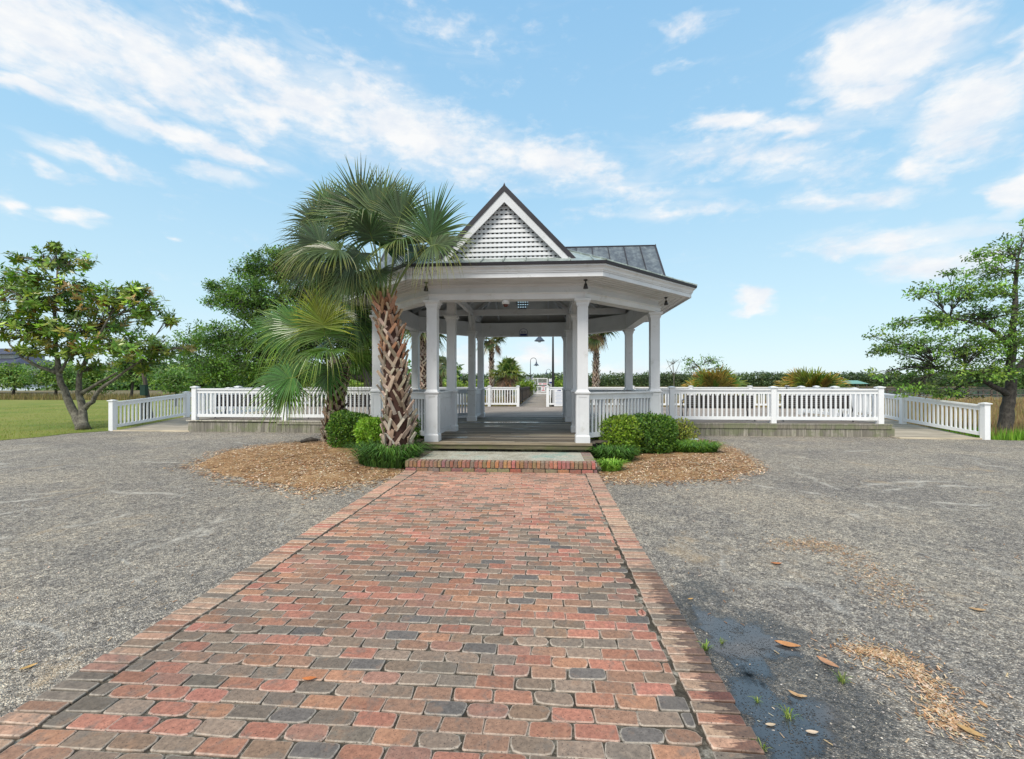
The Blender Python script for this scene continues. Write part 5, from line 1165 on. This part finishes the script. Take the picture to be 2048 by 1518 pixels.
# puddles: thin water films by the path
for nm, lb, pts in (('puddle', 'upper puddle reflecting the sky beside the brick border', [(1405,1222),(1450,1212),(1500,1228),(1570,1246),(1530,1262),(1520,1290),(1500,1330),(1540,1352),(1480,1345),(1440,1330),(1400,1290),(1385,1250)]), ('puddle', 'lower dark puddle near the bottom of the damp patch', [(1440,1350),(1500,1368),(1570,1385),(1620,1430),(1680,1470),(1700,1518),(1600,1530),(1540,1500),(1500,1450),(1460,1400)])):
    gc_ = G(1478,1282) if 'upper' in lb else G(1560,1432); pp_ = [Vector((x_, y_, 0)) for x_, y_ in blob_pts(gc_.x, gc_.y, .25 if 'upper' in lb else .24, .36 if 'upper' in lb else .30, 96, 3 if 'upper' in lb else 8, .42)]; k = len(pp_); mb = MB(); rg = random.Random(4)
    fine = []
    for i in range(k):
        a, c = pp_[i], pp_[(i+1) % k]
        fine.append((a.x, a.y, .0035))
    c_ = Vector((sum(q[0] for q in fine)/len(fine), sum(q[1] for q in fine)/len(fine), .0035)); m_ = len(fine)
    for i in range(m_):
        a, c2 = Vector(fine[i]), Vector(fine[(i+1) % m_]); a = a + (a-c_)*.12; c2 = c2 + (c2-c_)*.12; ai, ci = a.lerp(c_, .5), c2.lerp(c_, .5)
        mb.face([a, c2, ci, ai], cols=[(0,0,0),(0,0,0),(1,1,1),(1,1,1)]); mb.face([ai, ci, c_], (1,1,1))
    mat_ = M.get('film')
    if not mat_:
        mat_, t_, b_ = material('puddle_film', .05, 0, 1.0); n = NT(t_); v = n.coord(); b_.inputs['Base Color'].default_value = (.055,.06,.066,1)
        vo = n.voro(v, 82); tp = n.n('ShaderNodeBsdfTransparent'); ms = n.n('ShaderNodeMixShader'); big = n.noise(v, 7, 4, .7)
        fac = n.m('MULTIPLY', n.mr(vo, .22, .42), n.mr(big, .30, .46), clamp=True)
        fac = n.m('MAXIMUM', fac, n.m('MULTIPLY', n.mr(big, .46, .60), .9)); fac = n.m('MULTIPLY', fac, n.mr(n.m('ADD', n.m('MULTIPLY', n.attr(), 1.0), n.m('MULTIPLY', n.m('SUBTRACT', big, .5), 1.6)), .12, .75)); n.l(fac, ms.inputs[0]); n.l(tp.outputs[0], ms.inputs[1]); n.l(b_.outputs[0], ms.inputs[2]); n.l(ms.outputs[0], t_.nodes['Material Output'].inputs[0])
        M['film'] = mat_
    o = mb.build(nm, mat_, None); structure(o)

tag(LAWN_MB.build('lawn_grass', M['grass'], None), 'short mown grass blades on the lawn at the left', 'grass', kind='stuff')
# ------------------------------------------------------------------ marsh grass, far shore, house, far piers
def marsh_grass(label, boxes, n_, h, seed, cols):
    rg = random.Random(seed); mb = MB()
    for (x0, x1, y0, y1, dens) in boxes:
        for k in range(int(n_*dens)):
            x = rg.uniform(x0, x1); y = y0+(y1-y0)*rg.random()**1.5; zz = hgt(x, y); hh = h*rg.uniform(.5,1.1); s_ = (.012+y*.0007); a = rg.uniform(0,3.14); q = Vector((math.cos(a), math.sin(a), 0))*s_; d = Vector((rg.uniform(-.2,.2), rg.uniform(-.2,.2), 0))*hh
            p = Vector((x,y,zz)); c_ = palette(rg, rg.choice(cols), .2); mb.face([p-q, p+q, p+d+Vector((0,0,hh))], c_)
    return tag(mb.build('marsh_grass', M['grass'], None), label, 'grass', kind='stuff')
marsh_grass('tan marsh grass beyond the right ramp fence', [(13.2,40,14.5,46,1.0),(30,90,40,60,.4),(3,13,25.5,60,.35)], 26000, .55, 141, [(.19,.145,.09),(.24,.19,.12),(.15,.13,.065),(.16,.10,.075)])
marsh_grass('tall brown marsh grass beyond the lawn on the left', [(-110,-14,43.5,62,1.0),(-16,-2,25.5,50,.4)], 20000, .8, 142, [(.17,.135,.075),(.22,.18,.10),(.12,.12,.05),(.10,.08,.05)])
marsh_grass('bright green weeds at the foot of the right tree', [(12.9,20,13.9,16.5,1.0)], 5000, .4, 143, [(.10,.22,.03),(.14,.26,.04),(.08,.16,.03)])
def woods(label, x0, x1, y0, depth, h0, h1, n_, seed, cols, r_=(4,7)):
    rg = random.Random(seed); lf = MB()
    for k in range(n_):
        x = x0+(x1-x0)*rg.random(); y = y0+depth*rg.random(); H = (h0+(h1-h0)*(.5+.5*noise.noise(Vector((x*.02, seed, 0)))*1.4))*rg.uniform(.72,1.14); rr = rg.uniform(*r_); cz = H-rr*.6
        base_ = palette(rg, rg.choice(cols), .25)
        for q in range(34):
            d = rvec(rg); p = Vector((x+d.x*rr, y+d.y*rr*.7, max(-.5, cz+d.z*rr*.9 - (rg.random()*H*.6 if d.z < 0 else 0)))); s_ = rg.uniform(.7,1.6)
            leafq(lf, p, rvec(rg), (d+Vector((0,0,.5))).normalized(), s_*1.5, s_*1.2, palette(rg, base_, .2))
    mb_ = MB(); mb_.box(x0, x1, y0+depth*.55, y0+depth*.8, -1, h0*.86, col=(.02,.035,.02))
    lf.v += []; i = len(lf.v); lf.v += mb_.v; lf.c += mb_.c; lf.f += [tuple(i+q for q in f) for f in mb_.f]
    return tag(lf.build('far_woods', M['leaf'], None), label, 'woods', kind='stuff')
WC = [(.035,.06,.035),(.045,.075,.04),(.03,.05,.035)]
woods('dark green tree line along the far shore', -260, 620, 478, 40, 9.5, 13.5, 2300, 151, WC)
woods('nearer and greener tree line on the right shore', 285, 560, 300, 30, 9.5, 14, 700, 152, [(.04,.08,.035),(.055,.10,.04)], (3,6))
woods('green trees beyond the marsh on the left', -190, -30, 150, 18, 6.0, 9.0, 330, 153, [(.045,.09,.04),(.06,.12,.045)], (2,4))
# low green scrub beyond rear fence, seen under the pavilion
SH = [(900,778,30,16,40,'yellow-green scrub bush seen between the left pavilion posts'),(955,778,30,18,42,'green scrub bush behind the slim palm'),(1050,775,16,12,45,'green scrub left of the pier lamp'),(1125,772,20,10,90,'dark green scrub right of the near lamp post'),(700,775,40,16,40,'low green scrub behind the left fence near the palms')]
for i, (px, py, rx, ry, Z, lb) in enumerate(SH):
    tb = P(px, 795, Z); tb.z = -.3; tree('scrub_bush', lb, 'bush', tb, [([tb, P(px, py, Z)], .05, .02)], pxblobs([(px-rx*.4,py,rx*.6,ry*.8,0,1),(px+rx*.4,py-2,rx*.6,ry*.8,0,1)], Z), 90, 18, .0055*Z, [(.10,.16,.04),(.13,.20,.05),(.07,.12,.035)], 'leaf', 'barkdark', 160+i, 'scrub bushes beyond the rear fence', clr=.014*Z, twig=.015)
# house at far left
Zh = 95; hs = thing('house', 'pale house with a blue-grey hipped roof at the far left beyond the trees', 'house', P(-40, 780, Zh))
def hb(mb, px0, px1, py0, py1, d0=0, d1=9):
    a = P(px0, py1, Zh); c = P(px1, py0, Zh); mb.box(a.x, c.x, a.y+d0, a.y+d1, a.z, c.z)
mb = MB(); hb(mb, -160, 48, 728, 775); hb(mb, -160, 20, 706, 728, 2, 8); mb.build('wall', simple('pale_siding', (.50,.55,.55), .7), hs)
def hip(mb, px0, px1, pyb, pyt, inset, d0, d1):
    a = P(px0, pyb, Zh); c = P(px1, pyb, Zh); t_ = P(px1, pyt, Zh).z; y0_, y1_ = a.y+d0, a.y+d1; ym = (y0_+y1_)/2
    v = [(a.x,y0_,a.z),(c.x,y0_,a.z),(c.x,y1_,a.z),(a.x,y1_,a.z),(a.x+inset,ym,t_),(c.x-inset,ym,t_)]; mb.add(v, [(0,1,5,4),(1,2,5),(2,3,4,5),(3,0,4),(3,2,1,0)])
mb = MB(); hip(mb, -175, 56, 728, 708, 3.5, -1, 10); hip(mb, -175, 26, 708, 694, 2.5, 1, 9); mb.build('roof', simple('blue_grey_shingle', (.055,.065,.105), .8), hs)
wf = simple('window_glass', (.05,.07,.08), .1)
for k in range(4):
    mb = MB(); hb(mb, -10+k*15, -2+k*15, 735, 752, -.08, -.02); w = mb.build('window', wf, hs)
    mb = MB()
    for (a_, c_, d_, e_) in ((-11,-10,734,753),(-2,-1,734,753),(-11,-1,733.4,734.6),(-11,-1,752.4,753.6)): hb(mb, a_+k*15, c_+k*15, d_, e_, -.12, -.03)
    mb.build('frame', M['vinyl'], w)
# far piers on the right and a green-roofed boathouse
def far_pier(label, x0, x1, y, z, seed):
    o = thing('far_pier', label, 'pier', (x0, y, -1)); mb = MB(); mb.box(x0, x1, y, y+1.6, z-.12, z); mb.box(x0, x1, y, y+.08, z+.66, z+.74); mb.box(x0, x1, y, y+.06, z+.34, z+.39)
    mb.build('deck_and_rails', M['pierwood'], o); x = x0
    while x < x1:
        mb = MB(); mb.box(x-.1, x+.1, y, y+.2, -1.6, z+.74); mb.box(x-.1, x+.1, y+1.4, y+1.6, -1.6, z); mb.bar((x-.0,y+.1,-.9),(x+1.2,y+.1,z-.1),.08,.1); mb.build('pile_bent', M['pierwood'], o); x += 3.4
far_pier('dark timber pier crossing the marsh behind the right tree', 40, 130, 74, .12, 1)
far_pier('lower distant pier left of the boathouse', 70, 122, 128, .15, 2)
c = P(1697, 770, 150); bh = thing('boathouse', 'open boathouse with a pale green roof on the water', 'boathouse', (c.x, c.y, -1))
mb = MB(); zt = P(0,763,150).z; mb.add([(c.x-4.4,c.y-3,zt-.75),(c.x+4.4,c.y-3,zt-.75),(c.x+4.4,c.y+3,zt-.75),(c.x-4.4,c.y+3,zt-.75),(c.x-2.8,c.y,zt+.35),(c.x+2.8,c.y,zt+.35)], [(0,1,5,4),(1,2,5),(2,3,4,5),(3,0,4),(3,2,1,0)]); mb.build('roof', simple('green_metal_roof', (.16,.33,.28), .5), bh)
for dx in (-3.9,-1.3,1.3,3.9):
    for dy in (-2.6,2.6): mb = MB(); mb.box(c.x+dx-.12,c.x+dx+.12,c.y+dy-.12,c.y+dy+.12,-1.6,zt-.75); mb.build('pile', M['pierwood'], bh)
mb = MB(); mb.box(c.x-4.4,c.x+14,c.y-3,c.y+3,.0,.2); mb.build('dock', M['pierwood'], bh)
# dock house and moored boats beyond the gate
c = P(1058, 768, 125); o = thing('dock_house', 'small white dock house with two dark windows beyond the gate', 'building', (c.x, c.y, -1))
mb = MB(); mb.box(c.x-1.2,c.x+1.4,c.y,c.y+3,-1,EYE-(759-HZ)*125/F-.1); mb.build('wall', M['vinyl'], o); zt = EYE-(760-HZ)*125/F
mb = MB(); mb.add([(c.x-1.5,c.y-.3,zt),(c.x+1.7,c.y-.3,zt),(c.x+1.7,c.y+3.3,zt),(c.x-1.5,c.y+3.3,zt),(c.x-.9,c.y+1.5,zt+.8),(c.x+1.1,c.y+1.5,zt+.8)], [(0,1,5,4),(1,2,5),(2,3,4,5),(3,0,4),(3,2,1,0)]); mb.build('roof', simple('grey_shingle', (.12,.13,.14), .8), o)
for dx in (-.8,.35):
    mb = MB(); mb.box(c.x+dx, c.x+dx+.6, c.y-.05, c.y-.01, zt-1.6, zt-.6); mb.build('window', wf, o)
def boat(px, Z, s_, lb):
    c = P(px, 775, Z); o = thing('motor_boat', lb, 'boat', (c.x, c.y, -.95)); mb = MB(); n_ = 8; rw = []
    for i in range(n_+1):
        u = i/n_; x = (u-.5)*5*s_; w = .95*s_*(1-max(0,(u-.45)/.55)**2)+.02; rw += [(c.x+x, c.y-w, -.15+.25*u), (c.x+x, c.y-w*.6, -1.05), (c.x+x, c.y+w*.6, -1.05), (c.x+x, c.y+w, -.15+.25*u)]
    mb.add(rw, [(i*4+j, (i+1)*4+j, (i+1)*4+j+1, i*4+j+1) for i in range(n_) for j in range(3)]+[(0,1,2,3)]+[(i*4+3,(i+1)*4+3,(i+1)*4,i*4) for i in range(n_)]); mb.build('hull', M['vinyl'], o)
    mb = MB(); mb.box(c.x-.6*s_, c.x+.4*s_, c.y-.5*s_, c.y+.5*s_, -.1, .55*s_); mb.box(c.x-.9*s_, c.x+.5*s_, c.y-.6*s_, c.y+.6*s_, .9*s_, .97*s_)
    for a_ in (-.8,.4):
        for b2 in (-.5,.5): mb.box(c.x+a_*s_-.03, c.x+a_*s_+.03, c.y+b2*s_-.03, c.y+b2*s_+.03, -.1, .92*s_)
    mb.build('cabin', M['vinyl'], o)
boat(1118, 118, 1.0, 'white motor boat moored right of the near lamp post'); boat(1135, 140, 1.3, 'larger white boat moored behind the first, at the doorway edge')
